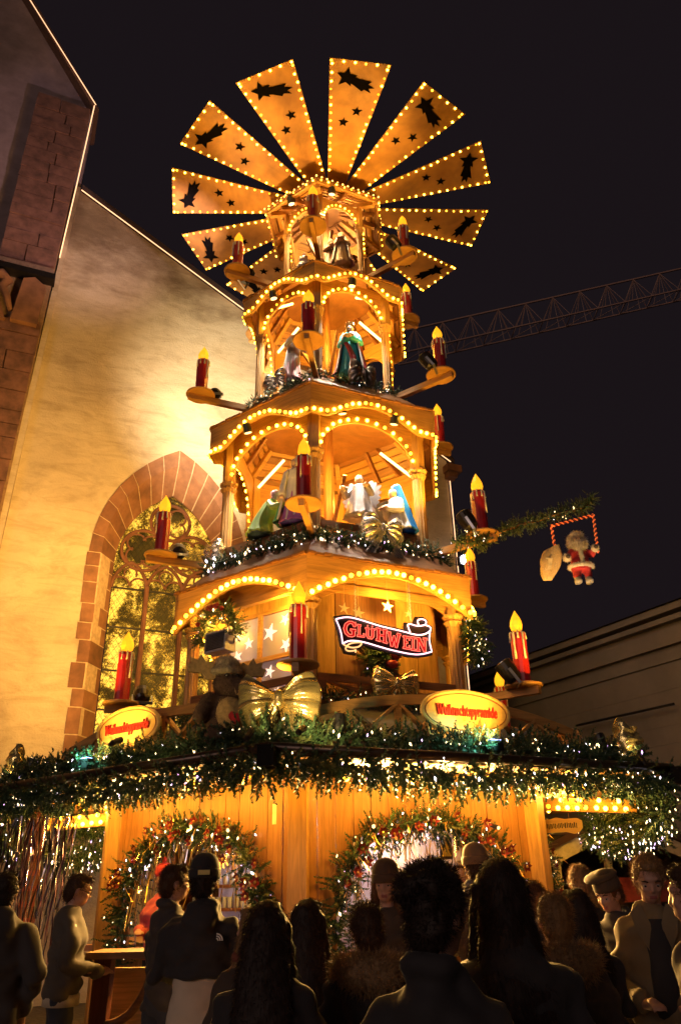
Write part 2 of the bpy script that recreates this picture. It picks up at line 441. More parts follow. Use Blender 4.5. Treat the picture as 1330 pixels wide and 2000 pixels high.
# upper nave gable, dim plaster
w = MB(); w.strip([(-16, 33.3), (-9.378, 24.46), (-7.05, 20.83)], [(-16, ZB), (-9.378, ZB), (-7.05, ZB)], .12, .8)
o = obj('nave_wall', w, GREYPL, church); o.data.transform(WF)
w = MB(); w.beam((-7.0, .4, 20.75), (-9.378, .4, 24.56), 1.2, .14, 0, (0, 0, 1)); w.beam((-9.378, .4, 24.56), (-16, .4, 33.4), 1.2, .14, 0, (0, 0, 1))
o = obj('nave_coping', w, plain('coping', (.10, .05, .035), .8), church); o.data.transform(WF)
# pier of dark sandstone blocks
w = MB(); w.strip([(-8.42, 20.46), (-7.16, 20.46)], [(-8.55, ZB), (-7.5, ZB)], -.16, .12); w.box((-12.4, -.0, 7.25), (7.9, .3, 14.3))
o = obj('pier_core', w, BRICKM, church); o.data.transform(WF)
z = 5.2; row = 0
rs = random.Random(3)
while z < 20.4:
    hgt = rs.choice([.34, .40, .44, .5]); x = -8.48 if z > 14.55 else -9.9
    right = -7.13 - (20.5 - z) * .022
    x -= (row % 2) * .0
    while x < right - .05:
        wd = rs.uniform(.5, 1.0)
        if right - (x + wd) < .3: wd = right - x
        if not (13.05 < z < 14.6):
            b = MB(); j = .012; dep = rs.uniform(.0, .03)
            a = [(x + j, z + j), (x + wd - j, z + j), (x + wd - j, z + hgt - j), (x + j, z + hgt - j)]
            b.add([(p[0] + rs.uniform(-.008, .008), -.20 - dep, p[1] + rs.uniform(-.008, .008)) for p in a] + [(p[0], -.15, p[1]) for p in a],
                  [(0, 1, 2, 3), (0, 4, 5, 1), (1, 5, 6, 2), (2, 6, 7, 3), (3, 7, 4, 0)])
            o = obj('stone_block', b, BRICKD, church); o.data.transform(WF)
        x += wd
    z += hgt; row += 1
# carved red stone band on the pier
b = MB(); b.box((-8.4, -.22, 14.5), (2.4, .42, .16)); o = obj('string_course', b, DARKM, church); o.data.transform(WF)
b = MB()
b.prism([(-7.95, 13.1), (-7.40, 13.1), (-7.36, 14.2), (-7.62, 14.4), (-7.85, 14.3)], -.36, -.1)
b.prism([(-9.3, 13.1), (-8.05, 13.1), (-8.35, 13.9), (-8.6, 14.0)], -.3, -.1)
o = obj('carved_stone', b, SANDST, church); o.data.transform(WF)
b = MB(); b.tube([(-8.55, -.35, 13.95), (-8.5, -.36, 14.2), (-8.3, -.37, 14.25), (-8.15, -.36, 14.1), (-8.25, -.34, 13.95), (-8.1, -.32, 13.7), (-7.98, -.32, 13.35)], [.1, .12, .13, .12, .09, .07, .05], 10)
o = obj('carved_scroll', b, SANDST, church, I4, True); o.data.transform(WF)
# pale corner band between pier and plaster wall, then the lit tubes along the edges
b = MB(); b.strip([(-7.14, 17.8), (-7.03, 17.8)], [(-7.50, 4), (-7.36, 4)], -.14, .02); o = obj('corner_band', b, PLASTER, church); o.data.transform(WF)
for pts in ([(-16, -.26, 33.2), (-9.40, -.26, 24.44), (-7.04, -.26, 20.83)], [(-7.07, -.24, 20.8), (-7.13, -.24, 17.8), (-7.2, -.2, 15.3)], [(-7.0, -.14, 17.72), (3.15, -.14, gable(3.15) - .06)], [(3.12, -.06, 11.3), (3.12, -.06, 1)]):
    b = MB(); b.tube(pts, .014, 6); o = obj('light_tube', b, LEDW, church); o.data.transform(WF)
# window surround: every stone a block with a front face and a splayed reveal
def sur_stone(p0, p1, q0, q1, mat):
    j = .013
    def mid(a, b, t): return (a[0] + (b[0] - a[0]) * t, a[1] + (b[1] - a[1]) * t)
    def cut(a, b): L = sqrt((a[0] - b[0]) ** 2 + (a[1] - b[1]) ** 2); t = j / L; return mid(a, b, t), mid(a, b, 1 - t)
    P0, P1 = cut(p0, p1); Q0, Q1 = cut(q0, q1)
    m0, m1 = mid(P0, Q0, .42), mid(P1, Q1, .42)
    v = [(P0[0], -.03, P0[1]), (P1[0], -.03, P1[1]), (m0[0], -.03, m0[1]), (m1[0], -.03, m1[1]), (Q0[0], .42, Q0[1]), (Q1[0], .42, Q1[1]),
         (P0[0], .55, P0[1]), (P1[0], .55, P1[1]), (Q0[0], .55, Q0[1]), (Q1[0], .55, Q1[1])]
    b = MB().add(v, [(0, 1, 3, 2), (2, 3, 5, 4), (4, 5, 9, 8), (0, 6, 7, 1), (0, 2, 4, 8, 6), (1, 7, 9, 5, 3)])
    o = obj('surround_stone', b, mat, church); o.data.transform(WF)
hs = [3.8, 4.35, 4.85, 5.2, 5.7, 6.15, 6.5, 6.9, 7.35, 7.7, 8.0]
for side in (0, 1):
    fl = (lambda p: p) if side == 0 else (lambda p: (2 * UC - p[0], p[1]))
    for k in range(len(hs) - 1):
        e = rs.uniform(-.05, .05)
        sur_stone(fl((UC - 1.66 + e, hs[k])), fl((UC - 1.66 + e, hs[k + 1])), fl((UC - 1.10, hs[k])), fl((UC - 1.10, hs[k + 1])), rs.choice([SANDST, SANDST2, SANDST]))
    for k in range(8):
        sur_stone(fl(OUTL[k]), fl(OUTL[k + 1]), fl(INL[k]), fl(INL[k + 1]), rs.choice([SANDST, SANDST, SANDST2]))
b = MB()
def mort(p0, p1, q0, q1):
    md = lambda a, c, t: (a[0] + (c[0] - a[0]) * t, a[1] + (c[1] - a[1]) * t); m0, m1 = md(p0, q0, .42), md(p1, q1, .42)
    b.add([(p0[0], -.012, p0[1]), (p1[0], -.012, p1[1]), (m0[0], -.012, m0[1]), (m1[0], -.012, m1[1]), (q0[0], .435, q0[1]), (q1[0], .435, q1[1])], [(0, 1, 3, 2), (2, 3, 5, 4)])
for fl in (lambda p: p, lambda p: (2 * UC - p[0], p[1])):
    mort(fl((UC - 1.62, 3.8)), fl((UC - 1.62, 8.0)), fl((UC - 1.10, 3.8)), fl((UC - 1.10, 8.0)))
    for k in range(8): mort(fl(OUTL[k]), fl(OUTL[k + 1]), fl(INL[k]), fl(INL[k + 1]))
o = obj('surround_mortar', b, MORTAR, church); o.data.transform(WF)
# glass: one pane per field, with reflected lights painted as glowing amber flecks
def painted_reflection_glass():
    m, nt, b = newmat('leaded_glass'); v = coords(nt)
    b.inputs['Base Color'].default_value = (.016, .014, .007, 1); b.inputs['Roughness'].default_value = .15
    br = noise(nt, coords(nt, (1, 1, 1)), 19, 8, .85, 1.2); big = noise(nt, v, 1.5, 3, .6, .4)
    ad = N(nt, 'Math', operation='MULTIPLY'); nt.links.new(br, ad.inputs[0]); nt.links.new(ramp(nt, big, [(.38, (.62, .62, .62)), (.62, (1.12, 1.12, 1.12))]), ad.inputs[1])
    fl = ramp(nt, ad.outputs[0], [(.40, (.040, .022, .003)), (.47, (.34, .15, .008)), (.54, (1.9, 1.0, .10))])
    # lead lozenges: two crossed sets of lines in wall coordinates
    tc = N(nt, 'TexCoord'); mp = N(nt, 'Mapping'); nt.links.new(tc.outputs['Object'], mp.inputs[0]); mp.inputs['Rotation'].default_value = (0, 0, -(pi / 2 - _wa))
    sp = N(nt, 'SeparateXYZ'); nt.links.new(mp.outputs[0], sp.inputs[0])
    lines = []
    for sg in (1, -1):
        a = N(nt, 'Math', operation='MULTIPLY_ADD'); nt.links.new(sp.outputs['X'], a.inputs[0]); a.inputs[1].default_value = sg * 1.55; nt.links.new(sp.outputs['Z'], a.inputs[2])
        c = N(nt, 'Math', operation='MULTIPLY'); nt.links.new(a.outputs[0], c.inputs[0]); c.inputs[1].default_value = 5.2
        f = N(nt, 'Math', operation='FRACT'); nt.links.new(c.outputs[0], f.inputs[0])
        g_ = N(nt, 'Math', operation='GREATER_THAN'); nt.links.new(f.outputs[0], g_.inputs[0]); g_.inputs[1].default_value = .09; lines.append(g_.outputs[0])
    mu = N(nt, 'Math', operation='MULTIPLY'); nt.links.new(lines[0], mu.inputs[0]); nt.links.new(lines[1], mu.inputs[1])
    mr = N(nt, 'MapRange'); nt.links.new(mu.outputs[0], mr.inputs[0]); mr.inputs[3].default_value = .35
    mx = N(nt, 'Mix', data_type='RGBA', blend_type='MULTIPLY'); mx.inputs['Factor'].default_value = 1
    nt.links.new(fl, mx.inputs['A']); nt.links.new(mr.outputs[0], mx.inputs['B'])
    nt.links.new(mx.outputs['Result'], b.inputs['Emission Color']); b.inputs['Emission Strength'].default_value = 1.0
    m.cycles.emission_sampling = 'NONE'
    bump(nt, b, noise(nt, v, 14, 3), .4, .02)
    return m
GLASS = painted_reflection_glass()
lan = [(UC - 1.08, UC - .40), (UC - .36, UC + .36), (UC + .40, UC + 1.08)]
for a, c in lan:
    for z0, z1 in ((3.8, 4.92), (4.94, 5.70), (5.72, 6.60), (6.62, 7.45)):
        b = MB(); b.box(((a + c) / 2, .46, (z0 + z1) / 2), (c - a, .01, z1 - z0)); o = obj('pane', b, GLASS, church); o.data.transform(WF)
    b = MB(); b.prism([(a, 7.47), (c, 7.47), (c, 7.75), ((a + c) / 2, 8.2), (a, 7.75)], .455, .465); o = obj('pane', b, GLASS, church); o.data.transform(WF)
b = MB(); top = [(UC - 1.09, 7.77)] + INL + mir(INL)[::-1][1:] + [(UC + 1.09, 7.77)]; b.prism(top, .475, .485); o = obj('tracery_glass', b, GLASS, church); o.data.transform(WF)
# mullions and tracery ribs
b = MB()
for u in (UC - .38, UC + .38):
    b.prism([(u - .042, 3.8), (u + .042, 3.8), (u + .042, 7.5), (u - .042, 7.5)], .30, .52)
    b.prism([(u - .022, 3.8), (u + .022, 3.8), (u + .022, 7.5), (u - .022, 7.5)], .25, .30)
TRACM = plain('tracery_stone', (.15, .06, .03), .8, 0, .35, 4.0, .4)
o = obj('mullion', b, TRACM, church); o.data.transform(WF)
b = MB()
for z_ in (4.93, 5.71, 6.61, 7.46): b.box((UC, .44, z_), (2.16, .03, .035))
o = obj('glazing_bar', b, LEADM, church); o.data.transform(WF)
def ring(uc, zc, r, t, a0=0, a1=2 * pi, n=22):
    return [(uc + r * cos(a0 + (a1 - a0) * i / n), .40, zc + r * sin(a0 + (a1 - a0) * i / n)) for i in range(n + 1)]
b = MB()
for a, c in lan:
    m_ = (a + c) / 2; hw = (c - a) / 2 + .02
    L = arch_pts(m_, hw, 7.45, 8.05, 8); L = L + [(2 * m_ - p[0], p[1]) for p in L[::-1][1:]]
    b.tube([(p[0], .40, p[1]) for p in L], .040, 8)
    for s_ in (-1, 1): b.tube(ring(m_ + s_ * hw * .52, 7.52, hw * .5, .04, 0, pi, 10), .022, 6)
    b.tube(ring(m_, 7.80, hw * .36, .04, -.5, pi + .5, 12), .021, 6)
for uc, zc, r in ((UC - .52, 8.36, .47), (UC + .52, 8.36, .47), (UC, 9.10, .43)):
    b.tube(ring(uc, zc, r, .05), .040, 8, closed=False)
    for k in range(4):
        an = pi / 4 + k * pi / 2
        b.tube(ring(uc + r * .48 * cos(an), zc + r * .48 * sin(an), r * .43, .03, an - 2.0, an + 2.0, 12), .024, 6)
o = obj('tracery', b, TRACM, church, I4, True); o.data.transform(WF)

# ------------------------------------------------------------------ far facade, crane, lamp, market stall
fd = Vector((-.5, .866, 0)); FFm = M4(fd, (-.866, -.5, 0), (0, 0, 1), (8.5, 16, 0))   # x away along facade, -y... outward is -y
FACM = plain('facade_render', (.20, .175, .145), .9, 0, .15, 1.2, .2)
fb = empty('far_building', FFm @ Vector((4, 0, G)), 'long unlit beige building with cornice bands at the dark edge of the square', 'building')
def ff(name, mb, mat): o = obj(name, mb, mat, fb); o.data.transform(M4(fd, (.866, .5, 0), (0, 0, 1), (8.5, 16, 0))); return o
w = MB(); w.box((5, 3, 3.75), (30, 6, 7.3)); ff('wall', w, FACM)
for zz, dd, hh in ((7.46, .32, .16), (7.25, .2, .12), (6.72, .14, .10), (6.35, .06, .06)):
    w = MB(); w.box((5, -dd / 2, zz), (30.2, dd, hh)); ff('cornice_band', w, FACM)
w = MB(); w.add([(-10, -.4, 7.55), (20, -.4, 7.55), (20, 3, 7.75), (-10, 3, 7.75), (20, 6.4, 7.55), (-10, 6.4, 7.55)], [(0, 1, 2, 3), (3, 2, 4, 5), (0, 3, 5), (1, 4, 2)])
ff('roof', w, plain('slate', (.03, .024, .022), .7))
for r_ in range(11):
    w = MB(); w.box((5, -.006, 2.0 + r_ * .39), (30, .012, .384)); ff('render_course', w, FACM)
w = MB(); w.tube(lerp((7.63 - .25, 17.5 - .2, 5.3), (6.14 - .25, 20.08 - .2, 5.34), 8), .03, 6)
tag(obj('overhead_cable', w, BLACK), 'thin black cable running along the dim beige building', 'cable')

CRM = plain('crane_steel', (.36, .21, .155), .6)
crane = empty('tower_crane', (20, 60, G), 'lattice jib of a tower crane crossing the night sky', 'crane')
A_ = [Vector((46, 60, 58.1)), Vector((6, 60, 47.9))]; dirj = (A_[1] - A_[0]).normalized()
def jib(n=14):
    L = (A_[1] - A_[0]).length; st = L / n
    lo1 = A_[0] + Vector((0, -.9, 0)); lo2 = A_[0] + Vector((0, .9, .0)); up = A_[0] + Vector((.3, 0, 3.4))
    ch = MB()
    for p in (lo1, lo2): ch.beam(p, p + dirj * L, .13, .13)
    ch.beam(up, up + dirj * L, .15, .15); obj('chord', ch, CRM, crane)
    for i in range(n):
        b = MB(); a = dirj * st * i; m = dirj * st * (i + .5); e = dirj * st * (i + 1)
        for lo in (lo1, lo2):
            b.beam(lo + a, up + m, .05, .05); b.beam(lo + e, up + m, .05, .05); b.beam(lo + a * .5 + m * .5, up + m, .05, .05); b.beam(lo + e * .5 + m * .5, up + m, .05, .05)
        b.beam(lo1 + a, lo2 + a, .07, .07); b.beam(lo1 + a, lo2 + e, .05, .05)
        obj('lattice_brace', b, CRM, crane)
jib()
# mast far outside the frame carries the jib
b = MB(); b.beam((46, 60, G), (46, 60, 62), 2, 2); obj('mast', b, CRM, crane)

lampo = empty('floodlight', WF @ Vector((3.2, -.3, 8.9)), 'small white floodlight glaring at the church corner', 'lamp')
b = MB(); b.ball((0, 0, 0), .12); obj('lens', b, glow('cold_lamp', (.78, .82, 1.0), 20), lampo, T(WF @ Vector((3.16, -.34, 8.95))), True)
b = MB(); b.box((0, .1, 0), (.24, .14, .24)); b.box((0, .25, -.05), (.06, .3, .06)); obj('housing', b, DARKM, lampo, T(WF @ Vector((3.16, -.34, 8.95))) @ RZ(pi / 2 - _wa))

mk = empty('market_stall', (4.6, 13.2, G), 'small market stall with pale gable boards and red front beyond the crowd', 'market stall')
PALEP = plain('pale_trim', (.42, .36, .25), .7)
b = MB(); b.beam((3.1, 13, 2.05), (4.25, 13, 2.55), .06, .2); b.beam((4.25, 13, 2.55), (5.9, 13, 1.85), .06, .2); obj('gable_board', b, PALEP, mk)
b = MB(); b.add([(3.0, 12.9, 2.12), (4.25, 12.9, 2.68), (4.25, 15.4, 2.68), (3.0, 15.4, 2.12), (6.0, 12.9, 1.93), (6.0, 15.4, 1.93)], [(0, 1, 2, 3), (1, 4, 5, 2)]); obj('roof', b, plain('stall_roof', (.20, .10, .06), .8), mk)
for x in (3.25, 4.05, 5.7):
    b = MB(); b.box((x, 13.1, 1.1), (.1, .1, 1.95)); obj('post', b, PALEP, mk)
b = MB(); b.box((4.9, 13.05, 1.62), (2.2, .05, .34)); b.box((4.6, 13.05, .7), (2.9, .06, 1.1)); obj('front_board', b, plain('red_board', (.30, .04, .03), .6), mk)
b = MB(); b.box((4.5, 14.6, 1.3), (3, .05, 2.4)); obj('back_wall', b, plain('stall_dark', (.05, .035, .03), .8), mk)
# ------------------------------------------------------------------ storeys of the pyramid
GS = 'storeys of the Christmas pyramid'
def lens(name, me, parent, M): return link(name, me, parent, M)
LOCF = {}
def wave(kind, s, R, zb, pk):
    q = s / (R / 2)
    if kind == 'A': return zb + pk * max(0.0, cos(pi / 2 * min(1, abs(q) / 1.04)))
    c = max(0.0, cos(pi / 2 * min(1, abs(q) / .76)))
    return zb + pk * (c ** 1.15)
TUBE = glow('white_tube', (1.0, .66, .24), 4)
def storey(tagname, label, zf, Rc, zcap, Rf, zt, zb, pk, kind, bm, nb, arch, Rn, zn, rail, pmat, fmat, tubes=True):
    root = empty('pyramid_storey', (X0, Y0, zf), label, 'pyramid storey', GS)
    # floor
    b = MB(); b.lathe([(Rc + .10, zf - .10), (Rc + .10, zf)], 6, 0, T((X0, Y0, 0)) @ RZ(-TH - pi / 2))
    obj('floor', b, STAINH, root)
    # columns
    h = zcap - zf; r = .085 if Rc > 1.5 else (.07 if Rc > 1 else .05)
    prof = [(r * 1.5, 0), (r * 1.5, .05), (r * 1.15, .07), (r * 1.35, .11), (r * 1.05, .15), (r, .17), (r, h - .16), (r * 1.1, h - .15), (r * 1.45, h - .10), (r * 1.1, h - .07), (r * 1.6, h - .03), (r * 1.6, h)]
    me = MB().lathe(prof, 24, 0, None, .06, 12).mesh('column', PINE, False)
    post = MB().box((0, 0, 0), (r * 2.0, r * 2.0, zt - zcap + .06)).mesh('corner_post', PINE)
    for k in range(6):
        az = k * 60
        link('column', me, root, T(hp(az, Rc, zf)) @ RZ(rad(az) - TH))
        link('corner_post', post, root, T(hp(az, Rc, (zcap + zt + .06) / 2 + .001)) @ RZ(rad(az) - TH + pi / 4 * 0))
    # fascia boards with their bulbs
    W = Rf / 2; ap = Rf * C30; n = 40
    ss = [-W + 2 * W * i / n for i in range(n + 1)]
    fas = MB().strip([(s, zt) for s in ss], [(s, wave(kind, s, Rf, zb, pk)) for s in ss], 0, .035)
    fme = fas.mesh('fascia', fmat)
    sh = MB(); ns = int(2 * W / .11)
    for i in range(ns):
        s = -W + 2 * W * (i + .5) / ns
        sh.box((s, .0 + RNG.uniform(-.008, .008), zt + .022 + RNG.uniform(-.006, .006)), (2 * W / ns - .012, .07, .03))
    sme = sh.mesh('shingle_edge', STAINH)
    for k in range(6):
        az = k * 60 - 30; F = hexf(az, ap)
        f = link('fascia', fme, root, F)
        q = link('shingle_edge', sme, root, F); q['kind'] = 'stuff'
        if az in (-30, 30, 90, 270):
            for i in range(nb):
                s = -W + 2 * W * (i + .5) / nb
                bulb(bm, f, F @ T((s, 0, wave(kind, s, Rf, zb, pk) + .055)))
    # arches between the columns
    if arch:
        hw, zs, za, nab = arch; apc = Rc * C30 + .02; Wc = Rc / 2
        def az_(s): return zs + (za - zs) * sqrt(max(0, 1 - (s / hw) ** 2)) if abs(s) < hw else zs
        ss = [-Wc + 2 * Wc * i / 44 for i in range(45)]
        ame = MB().strip([(s, zt + .02) for s in ss], [(s, az_(s) - .075) for s in ss], 0, .03).mesh('arch_board', pmat)
        for k in range(6):
            az = k * 60 - 30; F = hexf(az, apc); f = link('arch_board', ame, root, F)
            if nab and az in (-30, 30, 90, 270):
                for i in range(nab):
                    t = pi * (i + .5) / nab
                    bulb(bm, f, F @ T((hw * 1.0 * cos(t), 0, zs + (za - zs) * sin(t) - .02)))
                if nab > 12 and az in (90, 270):
                    for sg in (-1, 1):
                        for i in range(6): bulb(bm, f, F @ T((sg * hw, .0, zs - .1 - i * .13)))
    # roof of planks, seen from below, and rafters
    ap1, ap2 = Rf * C30 - .04, Rn * C30; np_ = 6
    for k in range(6):
        az = k * 60 - 30; F = hexf(az, 0)
        rp = MB(); rp.add([(-ap1 * .577, -ap1, zt + .03), (ap1 * .577, -ap1, zt + .03), (ap2 * .577, -ap2, zn + .03), (-ap2 * .577, -ap2, zn + .03)], [(0, 1, 2, 3)])
        roof = obj('roof', rp, STAINH, root, F)
        for i in range(np_):
            t0 = i / np_; t1 = (i + 1) / np_ - .03
            a0 = ap1 + (ap2 - ap1) * t0; a1 = ap1 + (ap2 - ap1) * t1; z0 = zt + (zn - zt) * t0; z1 = zt + (zn - zt) * t1
            a0 -= .01; k0 = a0 * .577; k1 = a1 * .577; th = .02
            p = MB(); p.add([(-k0, -a0, z0), (k0, -a0, z0), (k1, -a1, z1), (-k1, -a1, z1), (-k0, -a0, z0 - th), (k0, -a0, z0 - th), (k1, -a1, z1 - th), (-k1, -a1, z1 - th)],
                            [(0, 1, 2, 3), (7, 6, 5, 4), (0, 4, 5, 1), (1, 5, 6, 2), (2, 6, 7, 3), (3, 7, 4, 0)])
            obj('plank', p, (PINEH, PINEH, STAINH)[(i + k) % 3], roof, F)
        b = MB(); sl = (zn - zt)
        b.beam((0, -ap1 + .05, zt - .05), (0, -ap2, zn - .08), .07, .09, 0, (0, 0, 1), F)
        b.beam((-ap1 * .3, -ap1 + .05, zt - .05), (-ap2 * .2, -ap2, zn - .08), .05, .07, 0, (0, 0, 1), F)
        obj('rafter', b, STAINH, root)
        b = MB(); b.beam(hp(k * 60, Rf - .08, zt - .06), hp(k * 60, Rn, zn - .08), .08, .10); obj('hip_rafter', b, PINEH, root)
        b = MB(); b.beam((-Rc * .5 + .05, -Rc * C30 * .98, zcap + .22), (Rc * .5 - .05, -Rc * C30 * .98, zcap + .22), .07, .09, 0, (0, 0, 1), F) if kind != 'A' else b.beam((-Rc * .5, -Rc * C30, zcap + .18), (Rc * .5, -Rc * C30, zcap + .18), .08, .10, 0, (0, 0, 1), F)
        if kind in 'A': obj('tie_beam', b, PINEH, root)
    # mast, braces and turntable
    b = MB(); b.tube([(X0, Y0, zf - .1), (X0, Y0, zn + .05)], .085 if Rc > 1.3 else .06, 12); obj('mast', b, STAIN, root)
    if kind != 'A':
        b = MB(); b.lathe([(Rc * .80, 0), (Rc * .82, .03), (Rc * .82, .06), (Rc * .8, .08)], 40); obj('turntable', b, PINEH, root, T((X0, Y0, zf + .05)))
        for k in range(4):
            b = MB(); a = rad(k * 90 + 20); d = Vector((cos(a), sin(a), 0))
            b.beam(Vector((X0, Y0, zf + .55 * (zcap - zf))) + d * .07, Vector((X0, Y0, zcap + .12)) + d * Rc * .45, .05, .06); obj('brace', b, STAINH, root)
    if tubes:
        for az in (60, -60, 120, -120):
            F = radf(az); z0 = zt + (zn - zt) * .62 - .16; z1 = zt - .12
            b = MB(); b.beam((Rn * .75, .0, z0), (Rf * .78, .0, z1), .04, .03); u = obj('strip_light', b, TUBE, root, F)
    # railing
    if rail:
        apr = Rc * C30 + .04; z0, z1 = rail
        for k in range(6):
            az = k * 60 - 30
            if az in (150, 210): continue
            F = hexf(az, apr); Wr = Rc / 2 - .08
            b = MB(); b.box((0, 0, z1 - .045), (2 * Wr, .045, .09)); b.box((0, 0, z0 + .03), (2 * Wr, .045, .06)); r_ = obj('railing', b, STAINH, root, F)
            for i in (-1, 1):
                for s_ in (-1, 1):
                    b = MB(); x = i * Wr * .5; b.beam((x - s_ * Wr * .38, .004 * s_, z0 + .06), (x + s_ * Wr * .38, .004 * s_, z1 - .09), .03, .06, 0, (0, 1, 0)); obj('slat', b, STAINH, r_, F)
            for x in (-Wr + .05, 0, Wr - .05):
                b = MB(); b.box((x, -.004, (z0 + z1) / 2), (.11, .03, z1 - z0 - .1)); obj('slat', b, STAINH, r_, F)
    return root

SA = storey('A', 'lowest pyramid storey above the stall roof with neon sign and starred window', 3.72, 2.08, 5.02, 2.38, 5.50, 4.88, .47, 'A', BULB_A, 22, (.98, 4.98, 5.30, 0), 1.8, 6.0, (3.74, 4.06), PINEH, PINEH, False)
SB = storey('B', 'second storey of the pyramid with silver angel and blue cloaked kneeling figure', 6.02, 1.70, 7.42, 2.04, 8.36, 7.87, .31, 'B', BULB_B, 20, (.76, 7.52, 8.13, 15), 1.32, 9.0, (6.04, 6.30), PINEH, PINEH, True)
SC_ = storey('C', 'third storey of the pyramid with crowned king in red cloak', 9.02, 1.26, 10.46, 1.60, 11.17, 10.80, .30, 'B', BULB_C, 16, (.54, 10.55, 11.06, 13), .90, 11.86, None, PINEH, PINEH, True)
SD = storey('D', 'topmost small storey of the pyramid just below the lit blades', 11.86, .81, 13.08, 1.25, 13.56, 13.50, .03, 'B', BULB_D, 8, (.33, 13.14, 13.50, 11), .35, 14.02, None, PINEH, PINEH, False)
# warm string over the top storey's roof edge
b = MB()
for k in range(-90, 91, 5):
    t = k / 60 % 1; kk = math.floor(k / 60)
    a = hp(kk * 60, 1.28, 13.62).lerp(hp(kk * 60 + 60, 1.28, 13.62), t)
    b.ball(tuple(a), .018, 0, None, 6, 4)
q = obj('fairy_lights', b, glow('gold_fairy', (1, .55, .1), 5, False), SD); q['kind'] = 'stuff'
for x_, sgn in ((0.12, 1), (-.3, -1)):
    pass
# small lamp inside the top storey and inside the lowest one
def lamp(name, kind, energy, col, loc, size=.1, target=None, angle=70, blend=.6, parent=None):
    d = bpy.data.lights.new(name, kind); d.energy = energy; d.color = col
    o = bpy.data.objects.new(name, d); COL.objects.link(o)
    if kind == 'AREA': d.size = size
    else: d.shadow_soft_size = size
    if kind == 'SPOT': d.spot_size = rad(angle); d.spot_blend = blend
    o.location = loc
    if target is not None: o.rotation_euler = (Vector(target) - Vector(loc)).to_track_quat('-Z', 'Y').to_euler()
    return o
WARM = (1.0, .50, .055); WARMW = (1.0, .66, .26); WHITE = (1.0, .90, .74)
LENSG = glow('lens_glow', (1, .75, .4), 1.6, False)
def fixture(parent, loc, target, size=.09):
    """a little can lamp: body and lens, pointing at target"""
    q = (Vector(target) - Vector(loc)).to_track_quat('-Z', 'Y').to_matrix().to_4x4(); M = T(Vector(loc)) @ q
    b = MB(); b.lathe([(size * .5, .16), (size * .9, .13), (size, .02), (size * .95, .0)], 14); obj('lamp_can', b, BLACK, parent, M)
    b = MB(); b.lathe([(size * .8, -.004), (size * .8, .002)], 14); obj('lamp_lens', b, LENSG, parent, M)
for root, R_, z_, e, az0 in ((SB, .75, 7.72, 85, 0), (SC_, .5, 10.62, 55, 0), (SD, .28, 13.2, 30, 0)):
    for az in (-30, 30, 150):
        p = hp(az, R_, z_); lamp('storey_lamp', 'POINT', e, WARM if root is not SD else WARMW, p, .06)
for az in (-50, -10, 30, 75): lamp('porch_lamp', 'POINT', 55, WARM, hp(az, 1.97, 4.98), .05)

# ---------------- cabin inside the lowest storey
cab = SA
APC = 1.55
for k, az in enumerate((-30, 30, 90, 150, 210, 270)):
    F = hexf(az, APC); Wd = APC * .577
    nbd = 6
    for i in range(nbd):
        s0 = -Wd + 2 * Wd * i / nbd; s1 = s0 + 2 * Wd / nbd - .006
        if az == -30 and 0 < i < 5:
            b = MB(); b.box(((s0 + s1) / 2, 0, 5.32), (s1 - s0, .03, .44)); obj('board', b, PINE, cab, F); continue
        b = MB(); b.box(((s0 + s1) / 2, RNG.uniform(-.004, .004), 4.62), (s1 - s0, .03, 1.78)); obj('board', b, STAIN if (az == 30 and i in (1, 2, 3)) else PINE, cab, F)
# starred window: 2 x 2 frosted panes lit violet-white from inside
F = hexf(-30, APC)
def frosted():
    m, nt, b = newmat('frosted_pane'); v = coords(nt)
    n = noise(nt, v, 1.6, 2)
    c = ramp(nt, n, [(.35, (.16, .075, .045)), (.6, (.30, .20, .21)), (.75, (.62, .52, .66))])
    nt.links.new(c, b.inputs['Emission Color']); b.inputs['Emission Strength'].default_value = .55
    b.inputs['Base Color'].default_value = (.35, .3, .32, 1); b.inputs['Roughness'].default_value = .3; return m
FROST = frosted(); STARM = glow('star_sticker', (1.0, .80, .72), .85, False)
wf = MB()
for z_ in (3.9, 4.44, 5.08): wf.box((0, -.02, z_), (1.24, .05, .06))
for x_ in (-.6, 0.0, .6): wf.box((x_, -.023, 4.5), (.06, .05, 1.22))
wfo = obj('window_frame', wf, PINEH, cab, F)
def star_poly(r, n=5, inner=.40, rot=0): return [((r if i % 2 == 0 else r * inner) * sin(rot + pi * i / n), (r if i % 2 == 0 else r * inner) * cos(rot + pi * i / n)) for i in range(2 * n)]
for x_ in (-.3, .3):
    for z0, z1 in ((3.93, 4.41), (4.47, 5.05)):
        b = MB(); b.box((x_, .0, (z0 + z1) / 2), (.54, .012, z1 - z0)); obj('pane', b, FROST, wfo, F)
for x_, z_, r in ((-.45, 4.86, .10), (-.22, 4.72, .085), (-.42, 4.57, .09), (.16, 4.80, .13), (.42, 4.93, .09), (.44, 4.58, .10), (.17, 4.27, .09), (-.4, 4.2, .09), (.43, 4.1, .07), (-.18, 4.08, .08), (.3, 3.99, .06)):
    b = MB(); b.prism([(x_ + p[0], z_ + p[1]) for p in star_poly(r, 5, .36, .15 + x_)], -.016, -.008); obj('star', b, STARM, wfo, F)
